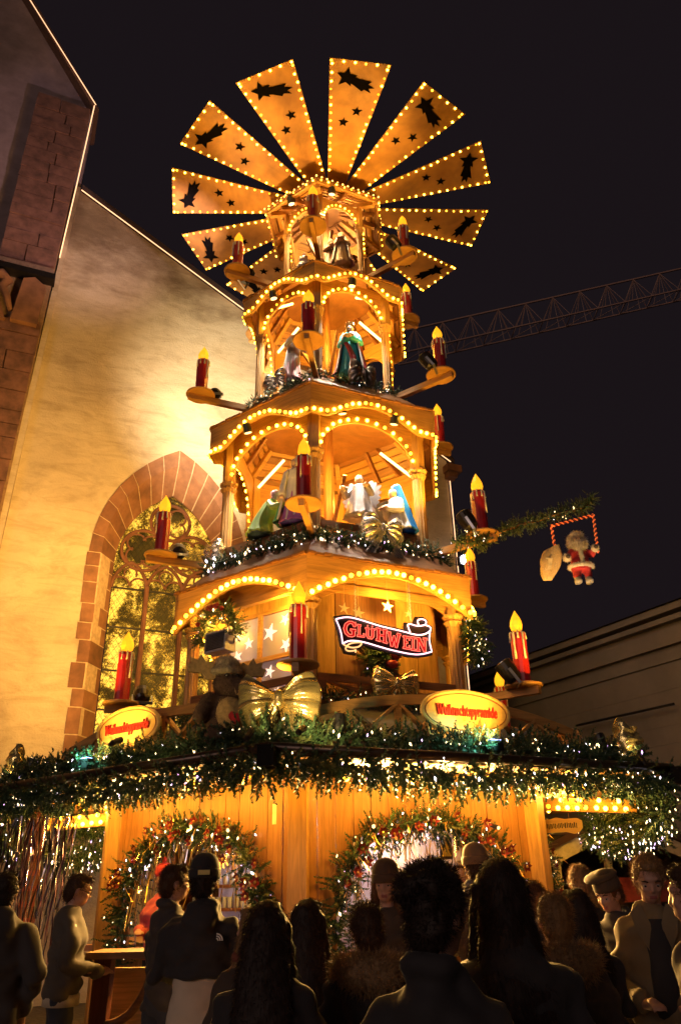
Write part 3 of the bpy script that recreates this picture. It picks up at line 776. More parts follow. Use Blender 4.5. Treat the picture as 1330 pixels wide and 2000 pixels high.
# the wavy inner board over the window, cable
for x_, z_, r in ((-.42, 4.98, .09), (.0, 5.12, .09), (-.62, 5.02, .08), (.30, 5.05, .05)):
    F3 = hexf(30, 1.9); b = MB(); b.prism([(x_ + p[0], z_ - .12 + p[1]) for p in star_poly(r, 5, .36, .1)], -.006, .006); o = obj('hanging_star', b, plain('straw_star', (.62, .5, .32), .6), None, F3)
    tag(o, {-.42: 'middle one of three straw stars hung behind the neon sign', .0: 'straw star hung highest under the porch, above the neon sign', -.62: 'straw star hung at the neon sign end nearest the front post', .30: 'smallest straw star behind the curled end of the neon sign'}[x_], 'star ornament', 'straw stars behind the neon sign')
    b = MB(); b.beam((x_, 0, z_ - .12 + r), (x_, 0, 5.42), .004, .004); obj('thread', b, PALEW, o, F3)

# ------------------------------------------------------------------ blades
ZF = 14.136; PH = .178; HW = .15888; TILT = .0562; CX, CY = X0 + .118, Y0 + .004
fan = empty('blade_wheel', (CX, CY, ZF), 'wheel of twelve wooden blades edged with bulbs on top of the pyramid', 'blade wheel')
b = MB(); b.lathe([(.30, -.12), (.42, -.08), (.42, .08), (.25, .14), (.08, .3)], 24); obj('hub', b, STAINH, fan, T((CX, CY, ZF)))
STARB = plain('cut_out_star', (.006, .005, .005), .9, 0, .1, 9, 0, .0)
Ro = 3.21 * cos(HW); Wo = 3.21 * sin(HW) * 1.045; Ri = .62; Wi = .17
bl = MB().prism([(Ri, -Wi), (Ri, Wi), (Ro, Wo), (Ro, -Wo)], 0, .018)      # x outward, z(2nd)=tangential
blme = bl.mesh('blade', BLADEW); blme.transform(RX(pi / 2))                 # now x out, y = -tangential, z up
def comet():
    ca, sa = -.36, .933
    L = lambda a, b: (2.87 + a * ca - b * sa, -.19 + a * sa + b * ca)
    st = [L(*((.185 if i % 2 == 0 else .085) * q for q in (cos(pi + pi * i / 5), sin(pi + pi * i / 5)))) for i in range(10)]
    tl = [L(*q) for q in ((.05, -.055), (.22, -.075), (.43, -.13), (.39, -.06), (.53, -.05), (.44, .0), (.52, .055), (.38, .05), (.36, .10), (.20, .07), (.05, .055))]
    return st, tl
st, tl = comet()
cme = MB().prism(st, 0, .006).prism(tl, -.001, .007).mesh('comet', STARB); cme.transform(RX(pi / 2))
def smallstar(r, t, s):
    m = MB().prism([(r + p[0], t + p[1]) for p in star_poly(s, 5, .42, .3)], 0, .006).mesh('star', STARB); m.transform(RX(pi / 2)); return m
s1, s2 = smallstar(2.26, .10, .10), smallstar(2.02, -.10, .095)
for k in range(12):
    a = PH + k * pi / 6
    rd = Vector((sin(a), -cos(a), 0)); tn = Vector((cos(a), sin(a), 0))
    yv = -(tn * cos(TILT) + Vector((0, 0, 1)) * sin(TILT)); zv = rd.cross(yv)
    M = M4(rd, yv, zv, (CX, CY, ZF))
    bo = link('blade', blme, fan, M)
    D = M @ T((0, 0, -.012 if False else -.010))
    sgn = 1
    link('comet', cme, bo, M @ T((0, 0, -.027 if zv.z > 0 else .027))); link('star', s1, bo, M @ T((0, 0, -.027 if zv.z > 0 else .027))); link('star', s2, bo, M @ T((0, 0, -.027 if zv.z > 0 else .027)))
    pts = []
    nside = 17
    for i in range(nside):
        t = (i + .35) / nside; r = Ri + (Ro - Ri) * t; w_ = Wi + (Wo - Wi) * t - .035
        if r > .95: pts += [(r, w_), (r, -w_)]
    for i in range(6): pts.append((Ro - .03, -Wo + .045 + (2 * Wo - .09) * i / 5))
    for r, y in pts:
        if k in (5, 6) and r < 1.6: continue
        bulb(BULB_F, bo, M @ T((r, y, -.022)) @ RX(pi / 2 if zv.z > 0 else -pi / 2))

# ------------------------------------------------------------------ candles on arms
def make_candle():
    root = link('candle', None, None, I4); root.empty_display_size = .1
    b = MB(); b.lathe([(.225, 0), (.235, .012), (.235, .03), (.22, .038), (.05, .04)], 36); obj('dish', b, PINEH, root, I4)
    b = MB(); b.lathe([(.096, .04), (.099, .06), (.097, .60), (.10, .66), (.088, .70), (.04, .70)], 14); obj('wax', b, WAX, root, I4)
    rr = random.Random(5); b = MB()
    for i in range(9):
        a = i * 2 * pi / 9 + rr.uniform(-.2, .2); L = rr.choice([.08, .14, .22, .34, .5, .10]); x, y = .098 * cos(a), .098 * sin(a); w = rr.uniform(.010, .016)
        b.tube([(x * .8, y * .8, .705), (x, y, .685), (x * 1.02, y * 1.02, .69 - L * .5), (x * 1.02, y * 1.02, .69 - L)], [w, w, w * .8, w * 1.2], 6)
    obj('drip', b, DRIP, root, I4, True)
    b = MB(); b.lathe([(.03, .70), (.072, .735), (.088, .79), (.080, .85), (.055, .91), (.025, .96), (.004, 1.0)], 7); obj('flame', b, FLAME, root, I4)
    b = MB(); b.beam((.20, 0, -.05), (-.85, 0, -.05), .075, .10); b.box((.0, 0, -.005), (.16, .10, .012)); obj('arm', b, PINEH, root, I4)
    return root
def make_spot():
    root = link('can_spotlight', None, None, I4)
    b = MB(); b.lathe([(.07, .20), (.10, .17), (.115, .05), (.115, -.06), (.105, -.07)], 16); obj('body', b, DARKM, root, I4)
    b = MB(); b.lathe([(.095, -.066), (.095, -.06)], 16); obj('lens', b, glow('spot_lens', (1, .85, .6), 4, False), root, I4)
    b = MB()
    for s_ in (-1, 1): b.beam((s_ * .125, 0, .05), (s_ * .125, .0, .26), .012, .035)
    b.box((0, 0, .26), (.27, .04, .012)); obj('bracket', b, STEEL, root, I4)
    return root
candle0 = make_candle(); spot0 = make_spot()
first_c = [True]; first_s = [True]
def place(first, proto, M, label, cat, group):
    if first[0]: first[0] = False; o = proto; o.matrix_basis = M
    else: o = copy_tree(proto, None, M)
    if cat == 'candle':
        for c in o.children:
            if c.name.startswith(('wax', 'drip')): c.matrix_basis = RZ(random.uniform(0, 6.28)) @ RX(random.uniform(-.012, .012))
            if c.name.startswith('flame'): c.matrix_basis = RZ(random.uniform(0, 6.28)) @ SC(random.uniform(.92, 1.06), random.uniform(.92, 1.06), 1)
    return tag(o, label, cat, group)
LV = {'A': (2.98, 3.90, 'lowest'), 'B': (2.65, 6.05, 'second lowest'), 'C': (2.25, 8.96, 'third'), 'D': (1.76, 11.80, 'topmost')}
WHERE = {0: 'on the front corner arm', 60: 'on the corner arm away from the church', -60: 'on the corner arm beside the church', 120: 'on the rear arm away from the church', -120: 'on the rear arm beside the church wall'}
SPOTS = []
for lv, (R_, z_, nm) in LV.items():
    for az in (0, 60, -60, 120, -120):
        M = T(hp(az, R_, z_)) @ RZ(rad(az) - TH - pi / 2)
        place(first_c, candle0, M, 'red candle %s, %s storey' % (WHERE[az], nm), 'candle', 'big red candles on the pyramid arms')
def spot(loc, target, label):
    q = (Vector(target) - Vector(loc)).to_track_quat('-Z', 'Y').to_matrix().to_4x4()
    place(first_s, spot0, T(Vector(loc)) @ q, label, 'spotlight', 'can spotlights beside the candles')
    return Vector(loc) + (Vector(target) - Vector(loc)).normalized() * .10
def wp(u, y, z): return WF @ Vector((u, y, z))
def near(az, R_, z_, dt, dz=.22, dr=-.1):
    F = radf(az); return F @ Vector((R_ + dr, dt, z_ + dz))
sp_ = {}
sp_['C-'] = spot(near(-60, 2.25, 8.96, -.16, .2, -.27), wp(-3.2, 0, 11.8), 'black can spotlight beside the third storey candle, aimed at the church wall')
sp_['B-'] = spot(near(-60, 2.65, 6.05, -.16, .2, -.28), wp(-4.2, 0, 9.2), 'black can spotlight beside the second storey candle, aimed at the church window')
sp_['A-'] = spot(near(-60, 2.98, 3.90, -.16, .2, -.28), wp(-4.6, 0, 7.5), 'black can spotlight beside the lowest candle near the oval sign and church window')
sp_['A+'] = spot(near(60, 2.98, 3.90, -.26), hp(40, 2.2, 5.6), 'black can spotlight beside the lowest candle away from the church')
sp_['B+'] = spot(near(60, 2.65, 6.05, -.28), hp(40, 1.8, 8.2), 'black can spotlight beside the candle where the fir covered pole starts')
sp_['C+'] = spot(near(60, 2.25, 8.96, -.26), hp(30, 1.2, 11.2), 'black can spotlight beside the third storey candle away from the church')
sp_['D+'] = spot(near(60, 1.76, 11.8, -.24), hp(30, 1.0, 13.6), 'black can spotlight beside the topmost candle away from the church')
sp_['D-'] = spot(near(-60, 1.76, 11.8, -.14, .2, -.25), hp(-30, 1.0, 13.6), 'black can spotlight beside the topmost candle near the church gable')
lamp('wall_spot', 'SPOT', 3300, (1, .84, .60), sp_['C-'], .10, wp(-2.3, 0, 12.0), 74, 1.0)
lamp('wall_spot', 'SPOT', 1250, (1, .54, .14), sp_['B-'], .06, wp(-6.2, 0, 10.0), 100, 1.0)
lamp('wall_spot', 'SPOT', 1900, (1, .52, .12), sp_['A-'], .06, wp(-7.0, 0, 7.4), 110, 1.0)
lamp('wall_spot', 'SPOT', 1300, (1, .66, .72), sp_['D-'], .06, wp(-8.2, 0, 17.5), 60, 1.0)
lamp('tier_spot', 'SPOT', 260, WARM, sp_['A+'], .06, hp(40, 2.0, 5.6), 80, .8)
lamp('tier_spot', 'SPOT', 260, WARM, sp_['B+'], .06, hp(40, 1.4, 8.0), 80, .8)
lamp('tier_spot', 'SPOT', 220, WARM, sp_['C+'], .06, hp(30, 1.0, 11.2), 80, .8)
lamp('tier_spot', 'SPOT', 230, (1, .52, .10), sp_['D+'], .06, hp(20, 1.6, 14.1), 100, .8)
lamp('tier_spot', 'SPOT', 250, (1, .53, .14), sp_['D-'], .06, hp(-40, 1.6, 14.1), 100, .8)

# theatre lamps under the ceilings that light the figures
for root, az0, R_, z_, tg, e in ((SB, -38, 1.74, 8.02, hp(-42, 1.2, 6.7), 150), (SB, 14, 1.74, 8.02, hp(22, 1.3, 6.7), 130), (SB, 42, 1.74, 8.02, hp(46, 1.2, 6.6), 120), (SC_, 26, 1.34, 10.92, hp(27, 1.0, 9.7), 130), (SC_, -36, 1.34, 10.92, hp(-36, .95, 9.7), 150), (SD, 14, 1.02, 13.42, hp(14, .5, 12.3), 70), (SD, -32, 1.02, 13.42, hp(-32, .5, 12.2), 60)):
    p0 = hp(az0, R_, z_); fixture(root, p0, tg, .07); q0 = p0 + (Vector(tg) - p0).normalized() * .05
    lamp('figure_lamp', 'SPOT', e * 2.4, WARMW if root is SD else WHITE, q0, .04, tg, 75, .7)

# flood lamps standing in the fir on the stall roof and shining up the pyramid; last one added to light the doll
for az, R_, tg, e, c in ((-57, 3.95, hp(-50, 2.4, 9.0), 420, WARM), (8, 3.95, hp(18, 2.4, 9.0), 420, WARM), (-6, 3.05, hp(-6, 2.2, 9.0), 300, WARM), (54, 3.95, hp(64, 2.5, 8.5), 420, WARM), (58, 4.0, (3.2, 9.6, 5.7), 150, (1, .82, .6))):
    p0 = hp(az, R_, 3.16 if R_ > 3.5 else 3.5); fixture(SA, p0, tg, .07); q0 = p0 + (Vector(tg) - p0).normalized() * .05
    lamp('roof_flood', 'SPOT', e, c, q0, .05, tg, 75 if e > 200 else 40, .9)
# ------------------------------------------------------------------ the stall under the pyramid
stall = empty('mulled_wine_stall', (X0, Y0, G), 'hexagonal wooden drinks stall with two garlanded arched counters under the pyramid', 'stall')
APW = 2.89 * C30; WW = 2.89 / 2
OHW, OZS, OZT, CZ = 1.0, 1.50, 2.30, 1.10
GUTM = plain('gutter_brown', (.06, .035, .022), .3, .5)
WALLW = wood('stall_board', (.40, .185, .05))
def oz(s): return OZS + (OZT - OZS) * sqrt(max(0, 1 - (s / OHW) ** 2))
nb = 14
for az in (-30, 30, 90, 150, 210, 270):
    F = hexf(az, APW)
    for i in range(nb):
        s0 = -WW + 2 * WW * i / nb; s1 = s0 + 2 * WW / nb - .007; e = RNG.uniform(-.005, .005)
        if az in (-30, 30, 90, 270) and min(abs(s0), abs(s1)) < OHW:
            b = MB(); b.strip([(s0, 2.74), ((s0 + s1) / 2, 2.74), (s1, 2.74)], [(s0, oz(s0)), ((s0 + s1) / 2, oz((s0 + s1) / 2)), (s1, oz(s1))], e, .035)
            obj('board', b, WALLW, stall, F)
            b = MB(); b.box(((s0 + s1) / 2, .018 + e, (G + CZ) / 2), (s1 - s0, .034, CZ - G)); obj('board', b, WALLW, stall, F)
        else:
            b = MB(); b.box(((s0 + s1) / 2, .018 + e, (G + 2.74) / 2), (s1 - s0, .034, 2.74 - G)); obj('board', b, WALLW, stall, F)
    b = MB(); b.box((0, -.12, CZ + .03), (2.1, .62, .06)); obj('counter', b, STAINH, stall, F)
    p = hp(az + 30, 2.90, 0); b = MB(); b.box((0, 0, (G + 2.74) / 2), (.19, .19, 2.62)); obj('corner_post', b, PINE, stall, T(p) @ RZ(rad(az + 30) - TH))
    F0 = hexf(az, 0)
    # eave: soffit boards, roof slope, dark gutter
    a0, a1 = 2.48, 4.42 * C30; n5 = 7
    for i in range(n5):
        q0 = a0 + (a1 - a0) * i / n5; q1 = a0 + (a1 - a0) * (i + 1) / n5 - .008
        b = MB(); b.add([(-q0 * .577, -q0, 2.745), (q0 * .577, -q0, 2.745), (q1 * .577, -q1, 2.745), (-q1 * .577, -q1, 2.745), (-q0 * .577, -q0, 2.765), (q0 * .577, -q0, 2.765), (q1 * .577, -q1, 2.765), (-q1 * .577, -q1, 2.765)],
                        [(0, 1, 2, 3), (4, 7, 6, 5), (0, 4, 5, 1), (1, 5, 6, 2), (2, 6, 7, 3), (3, 7, 4, 0)]); obj('soffit_board', b, PINEH, stall, F0)
    r0, r1 = 4.44 * C30, 2.12 * C30
    b = MB(); b.add([(-r0 * .577, -r0, 2.80), (r0 * .577, -r0, 2.80), (r1 * .577, -r1, 3.70), (-r1 * .577, -r1, 3.70)], [(0, 1, 2, 3)]); obj('roof', b, plain('stall_roof_felt', (.03, .022, .02), .8), stall, F0)
    b = MB(); b.box((0, -r0 + .0, 2.785), (r0 * 1.154, .03, .07)); obj('eave_board', b, DARKW, stall, F0)
    b = MB(); b.tube([(-r0 * .577 - .04, -r0 - .07, 2.80), (r0 * .577 + .04, -r0 - .07, 2.80)], .046, 10); obj('gutter', b, GUTM, stall, F0, True)
    b = MB(); b.box((0, 0, 2.72), (.14, .22, .17)); obj('gutter_corner', b, plain('corner_black', (.008, .007, .006), .7, 0, .2, 9, .1, .1), stall, T(hp(az + 30, 4.52, 0)) @ RZ(rad(az + 30) - TH))
# outer arched railing with crossed laths on the stall roof
for az in (-30, 30, 90, 270):
    apr = 3.6 * C30; F = hexf(az, apr); Wr = 1.72
    arc = lambda s: 3.27 + .30 * (1 - (s / 1.8) ** 2)
    ss = [-Wr + 2 * Wr * i / 24 for i in range(25)]
    rr_ = empty('arched_railing', F @ Vector((0, 0, 3.1)), {-30: 'arched wooden lattice railing on the stall roof behind the tilted oval sign near the church', 30: 'arched wooden lattice railing on the stall roof behind the sign facing the square', 90: 'arched lattice railing on the far side of the stall roof away from the church', 270: 'arched lattice railing on the stall roof side towards the church'}[az], 'railing', 'arched railings on the stall roof')
    b = MB(); b.strip([(s, arc(s)) for s in ss], [(s, arc(s) - .10) for s in ss], -.03, .03); obj('top_rail', b, PINEH, rr_, F)
    for i in range(6):
        s0 = -Wr + 2 * Wr * i / 6; s1 = s0 + 2 * Wr / 6
        zb0, zb1 = 2.98, 2.98
        for q, (u0, v0, u1, v1) in enumerate(((s0, zb0, s1, arc(s1) - .08), (s0, arc(s0) - .08, s1, zb1))):
            b = MB(); b.beam((u0, .008 * (q * 2 - 1), v0), (u1, .008 * (q * 2 - 1), v1), .03, .07, 0, (0, 1, 0)); obj('lath', b, PINEH, rr_, F)
        b = MB(); b.box((s0, .0, (2.98 + arc(s0)) / 2 - .04), (.07, .04, arc(s0) - 2.98 - .06)); obj('upright', b, PINEH, rr_, F)
# inside: steel back walls, shelf, strip lights
VIO = glow('cool_strip', (.88, .78, 1.0), 4.0)
for az in (-30, 30):
    F = hexf(az, 1.35)
    b = MB(); b.box((0, .02, 1.5), (1.55 if az < 0 else 2.5, .03, 2.4)); obj('back_panel', b, plain('back_steel', (.50, .46, .54), .4, .35, .35, 5, .3), stall, F)
    b = MB(); b.box((0, -.25, 2.52), (1.3, .06, .05)); obj('strip_light', b, VIO, stall, F)
F = hexf(-30, 1.75); shf = MB()
for z_ in (1.52, 1.76): shf.box((.0, 0, z_), (1.5, .34, .03))
obj('shelf', shf, STAINH, stall, F)
gl = MB(); gl.lathe([(.030, 0), (.034, .01), (.036, .115), (.033, .115), (.030, .015), (.005, .012)], 10); 
GM, _nt2, _b2 = newmat('mug_glass'); _b2.inputs['Base Color'].default_value = (.9, .9, .95, 1); _b2.inputs['Roughness'].default_value = .08; _b2.inputs['Transmission Weight'].default_value = .55; _b2.inputs['IOR'].default_value = 1.4
gme = gl.mesh('glass_mug', GM, True)
for z_ in (1.536, 1.776):
    for i in range(15):
        for j in (0,):
            o = link('glass_mug', gme, None, F @ T((-.66 + i * .095 + RNG.uniform(-.01, .01), -.1 + j * .14, z_)))
            tag(o, 'clear glass mug in the %s row on the lit shelf behind the church-side counter' % ('lower' if z_ < 1.6 else 'upper'), 'mug', 'glass mugs on the stall shelf')
b = MB(); b.lathe([(1.2, 2.69), (1.2, 2.70)], 6); obj('ceiling', b, PALEW, stall, T((X0, Y0, 0)))
for az, e in ((-30, 26), (30, 40)):
    lamp('counter_lamp', 'POINT', e * .9, (.90, .80, 1.0), hexf(az, 1.75) @ Vector((0, 0, 2.35)), .08)
    lamp('counter_lamp', 'POINT', 36, WARM, hexf(az, 2.25) @ Vector((.7, 0, 2.2)), .06)  # warm lamp added at the opening to light faces in the crowd
for az in (-30, 30, 90, 270):                # lamps under the eave, behind the hanging fir
    for s_ in (-1.15, -.4, .4, 1.15):
        p = hexf(az, 3.05) @ Vector((s_, 0, 2.66)); lamp('eave_lamp', 'POINT', 38, WARM, p, .05)
        b = MB(); b.ball((0, 0, .03), .03); obj('eave_bulb', b, BULB, stall, T(p), True)
# small lamps added in the fir arches to light the people
for az in (-30, 30):
    for s_ in ((-.75, 0, .75) if az > 0 else (.2, .75)):
        p0 = hexf(az, APW + .30) @ Vector((s_, 0, 2.36 - .12 * abs(s_))); tg = hexf(az, 6.5) @ Vector((s_ * 1.6, 0, 1.0)); fixture(stall, p0, tg, .024)
        lamp('added_crowd_lamp', 'SPOT', 1250 if az > 0 else 320, (1, .54, .14), p0 + (Vector(tg) - p0).normalized() * .03, .05, tg, 130, .6)
# carrying beams with bulbs on either side of the stall
for az, lab in ((70, 0), (-75, 1)):
    F = radf(az)
    b = MB(); b.beam((2.75, 0, 2.60), (3.95, 0, 2.50), .10, .15); bm_ = obj('bulb_beam', b, PINEH, stall, F)
    for i in range(9):
        x = 2.95 + i * .11; z_ = 2.60 - (x - 2.75) * .083
        bulb(BULB_B, bm_, F @ T((x, .055 if az < 0 else -.055, z_ - .035)) @ RZ(pi if az < 0 else 0))
        if i % 2: bulb(BULB_B, bm_, F @ T((x + .05, .055 if az < 0 else -.055, z_ + .05)) @ RZ(pi if az < 0 else 0))
# posts carrying the eave at either side
for az, R_ in ((-52, 3.85),):
    p = hp(az, R_, 0); b = MB(); b.box((0, 0, 1.43), (.17, .17, 2.62)); po = obj('eave_post', b, REDW, stall, T(p) @ RZ(rad(az) - TH))
    for i in range(17):
        b = MB(); b.box((0, 0, G + .15 + i * .15), (.185, .185, .05)); obj('post_ring', b, plain('ring_red', (.22, .05, .035), .4), po, T(p) @ RZ(rad(az) - TH))

# ------------------------------------------------------------------ garlands
def facepts(az, R_, z_, n=12, s0=-1, s1=1, sag=0.0, out=0.0):
    F = hexf(az, R_ * C30 + out); W_ = R_ / 2
    return [F @ Vector((W_ * (s0 + (s1 - s0) * i / n), 0, z_ + sag * sin(pi * 3 * i / n))) for i in range(n + 1)]
GG = 'fir garlands round the stall roof'
for az, lt, nm in ((-30, 17, 'on the church side'), (30, 17, 'facing the square'), (90, 20, 'on the side away from the church'), (270, 16, 'at the church end')):
    garland(facepts(az, 4.18, 2.95, 14), .135, 130, 'thick lit fir garland lying along the roof edge ' + nm, GG, lt * 1.3, 3 + az, -.25, 1.0)
    garland(facepts(az, 4.40, 2.68, 14, -1, 1, .025, .06), .125, 120, 'lit fir garland hanging below the gutter ' + nm, GG, lt * 1.9, 50 + az, .55, 1.15)
for az, nm, sd in ((90, 'far corner away from the church', 5), (270, 'far corner beside the church', 9)):
    a = hp(az + (30 if az == 90 else -30), 4.38, 2.5); c = hp(az - (30 if az == 90 else -30), 4.38, 2.45)
    pts = lerp(c, a, 8); pts = [p - Vector((0, 0, .22 * sin(pi * i / 8) + .05)) for i, p in enumerate(pts)]
    garland(pts, .22, 110, 'drooping fir curtain dense with white fairy lights at the ' + nm, 'drooping fir curtains', 50, 70 + sd, .6, 1.0, size=.0105)
# dressed arches round the counters
RED = plain('red_foil', (.17, .008, .014), .4, .2); TINS = plain('gold_tinsel', (.75, .5, .16), .3, .9); WTIN = plain('silver_tinsel', (.7, .65, .7), .25, .9)
def tinsel_mesh(name, pts, radius, density, mats, seed, droop=1.2, L=.16):
    r = np.random.default_rng(seed); mb = MB(); P = [np.array(tuple(p)) for p in pts]
    for i in range(int(density)):
        k = r.integers(0, len(P) - 1); t = r.uniform(); c = P[k] * (1 - t) + P[k + 1] * t
        d = r.normal(size=3); d /= np.linalg.norm(d); c = c + d * radius * r.uniform(.5, 1.1)
        v = []; w = np.cross(d, [.2, .3, 1]); w = w / np.linalg.norm(w) * .006; q = d * .6; p = c; l = L * r.uniform(.5, 1.3)
        for s_ in range(5):
            v += [p - w, p + w]; p = p + q * l / 4; q = q + np.array([r.normal() * .3, r.normal() * .3, -droop * .35 + r.normal() * .3])
        mb.add(v, [(2 * s_, 2 * s_ + 1, 2 * s_ + 3, 2 * s_ + 2) for s_ in range(4)], int(r.integers(0, len(mats))))
    return mb.mesh(name, mats)
def arch_pts3(az, ap, hw, z0, zs, zt, n=22):
    F = hexf(az, ap); out = [F @ Vector((-hw, 0, z0))]
    for i in range(n + 1):
        t = pi - pi * i / n; out.append(F @ Vector((hw * cos(t), 0, zs + (zt - zs) * sin(t))))
    out.append(F @ Vector((hw, 0, z0))); return out
for az, nm, sd in ((-30, 'church-side', 1), (30, 'square-side', 2), (90, 'far side', 3)):
    pts = arch_pts3(az, APW + .10, 1.06, .95, 1.55, 2.33)
    o = garland(pts, .18, 120, 'bushy fir arch with red flowers, gold tinsel and fairy lights round the %s counter' % nm, 'dressed fir arches over the counters', 26, 200 + sd, .1, .95, name='arch_garland')
    q = link('tinsel', tinsel_mesh('tinsel', pts[3:-3], .15, 260, [TINS, TINS, WTIN], sd), o); q['kind'] = 'stuff'
    inner = arch_pts3(az, APW + .05, .90, 1.4, 1.6, 2.2)
    q = link('hanging_tinsel', tinsel_mesh('hanging_tinsel', inner[2:-2], .05, 110, [WTIN, TINS], 20 + sd, 2.5, .26), o); q['kind'] = 'stuff'
    r = random.Random(40 + sd)
    for i in range(30):
        k = r.randint(2, len(pts) - 3); p = pts[k].lerp(pts[k + 1], r.random()) + hexf(az) .to_3x3() @ Vector((r.uniform(-.12, .12), -r.uniform(.06, .2), r.uniform(-.14, .12)))
        b = MB()
        for j in range(6):
            a = j * pi / 3; b.add([(0, 0, 0), (.04 * cos(a - .5), -.02, .04 * sin(a - .5)), (.062 * cos(a), -.035, .062 * sin(a)), (.04 * cos(a + .5), -.02, .04 * sin(a + .5))], [(0, 1, 2, 3)])
        b.ball((0, -.02, 0), .016, 1, None, 6, 4); obj('red_flower', b, [RED, TINS], o, T(p) @ hexf(az).to_3x3().to_4x4() @ RY(r.uniform(0, 6)) @ RX(r.uniform(-.5, .5)))
# smaller garlands on the storeys
for az in (-30, 30, 90, 270):
    nm = {-30: 'church-side front', 30: 'square-side front', 90: 'far side', 270: 'church end'}[az]
    garland(facepts(az, 1.98, 5.96, 10), .12, 120, 'fir garland with white lights at the foot of the second storey, ' + nm, 'fir garlands on the pyramid storeys', 22, 300 + az, 0, .75, size=.013)
    garland(facepts(az, 1.46, 8.98, 8), .07, 90, 'thin fir garland at the foot of the third storey, ' + nm, 'fir garlands on the pyramid storeys', 9, 340 + az, 0, .6)
    if az in (-30, 30): garland(facepts(az, 2.3, 3.74, 10), .08, 80, 'thin fir garland along the foot of the lowest storey, ' + nm, 'fir garlands on the pyramid storeys', 12, 380 + az, 0, .7)
# ------------------------------------------------------------------ bows
def loop_mesh(sgn, w, h, d, seed):
    r = np.random.default_rng(seed); nu, nv = 40, 22; v = []; ph = r.uniform(0, 6, 8)
    for i in range(nu + 1):
        t = i / nu; s = sin(pi * t) ** .75; top = 1 if t < .5 else -1
        q = min(1.0, s); wid = h * (.16 + .84 * q ** .8)
        for j in range(nv + 1):
            e = 2 * j / nv - 1
            fold = .17 * sin(7.5 * e + ph[0] + top + 1.2 * sin(5 * t)) + .12 * sin(13 * e + ph[1] + 3.5 * t) + .07 * sin(21 * e + ph[2] + 4 * t)
            x = sgn * w * (s * (1 - .16 * e * e) + .02 * sin(5 * e + ph[3]))
            y = -top * d * (.25 + .75 * sin(pi * min(1, q * .93))) * cos(e * .9) + fold * h * (.55 - .22 * q) * (1 if q > .05 else .4)
            z = wid * e * (1 + .06 * sin(9 * t + ph[4])) + h * .10 * q * sin(3.5 * q + ph[5])
            v.append((x, y, z))
    n = nv + 1
    f = [(i * n + j, i * n + j + 1, (i + 1) * n + j + 1, (i + 1) * n + j) for i in range(nu) for j in range(nv)]
    return MB().add(v, f)
def tail_mesh(sgn, L, w, seed):
    r = np.random.default_rng(seed); v = []; n = 10; p = r.uniform(0, 6)
    for i in range(n + 1):
        t = i / n; ww = w * (.3 + .9 * t); cx = sgn * L * .55 * t; cz = -L * (t ** 1.1)
        for j in range(7):
            q = j / 6 - .5; v.append((cx + ww * q, -.05 - .05 * sin(3 * t + p) + .03 * cos(q * 16 + p), cz + sgn * q * ww * .3))
    f = [(i * 7 + j, i * 7 + j + 1, (i + 1) * 7 + j + 1, (i + 1) * 7 + j) for i in range(n) for j in range(6)]
    return MB().add(v, f)
nbow = [0]
def bow(M, w, h, mat, label, tails=.8, d=.55):
    nbow[0] += 1; k = nbow[0] * 10
    o = tag(link('foil_bow', None, None, M), label, 'bow', 'large foil bows on the pyramid'); o.empty_display_size = .1
    for sg in (-1, 1): obj('loop', loop_mesh(sg, w / 2, h / 2, h / 2 * d, k + sg), mat, o, M, True)
    b = MB(); b.ball((0, -.05, 0), (w * .075, w * .09, h * .2), 0, None, 12, 8); obj('knot', b, mat, o, M, True)
    if tails:
        for sg in (-1, 1): obj('tail', tail_mesh(sg, h * tails, w * .2, k + 3 + sg), mat, o, M, True)
FB = lambda az, ap, s, y, z, tilt=0: hexf(az, ap) @ T((s, y, z)) @ RY(tilt)
bow(T(hp(0, 4.02, 3.30)) @ RZ(-TH) @ RY(-.03), .78, .50, GOLD, 'big gold foil bow at the front corner of the stall roof', .6)
bow(FB(30, 2.16 * C30, .02, -.10, 3.97), .62, .38, GOLD, 'gold foil bow tied to the railing below the neon sign', .6)
bow(FB(30, 1.86 * C30, .05, -.12, 6.17), .62, .50, SILVER, 'silver foil bow in the fir below the silver angel', .9)
bow(T(hp(-62, 1.86, 6.20)) @ RZ(rad(-52) - TH), .50, .48, SILVER, 'silver foil bow at the column below the kneeling figure in green', 1.0)
bow(FB(30, 1.44 * C30, .05, -.06, 9.16), .46, .42, plain('dull_foil', (.30, .26, .22), .35, 1.0, .3, 9, .6), 'dark grey foil bow at the feet of the crowned king', .5)
bow(FB(-30, 1.44 * C30, -.08, -.06, 9.16), .44, .36, SILVER, 'small silver foil bow at the foot of the third storey, beside the white robed figure', .5)
bow(T(hp(59, 4.14, 3.10)) @ RZ(rad(58) - TH), .42, .44, GOLD, 'gold foil bow at the stall roof corner away from the church', .6)
bow(T(hp(-60, 4.14, 3.14)) @ RZ(rad(-58) - TH), .46, .36, GOLD, 'crumpled foil bow at the stall roof corner beside the church', .6)
# lamps added on the gutter to brighten the bows and the plush figure
for az, tg, e in ((-17, hp(-18, 3.4, 3.45), 13), (-1.5, hp(0, 4.0, 3.5), 20), (4, hp(24, 2.2, 4.1), 60), (56, hp(60, 4.0, 3.4), 4), (-57, hp(-60, 4.0, 3.4), 5)):
    p0 = hp(az, 4.62 if abs(az) < 20 else 4.30, 2.93); fixture(stall, p0, tg, .03); lamp('added_bow_lamp', 'SPOT', e, (1, .66, .22), p0 + (Vector(tg) - p0).normalized() * .03, .04, tg, 95, .9)
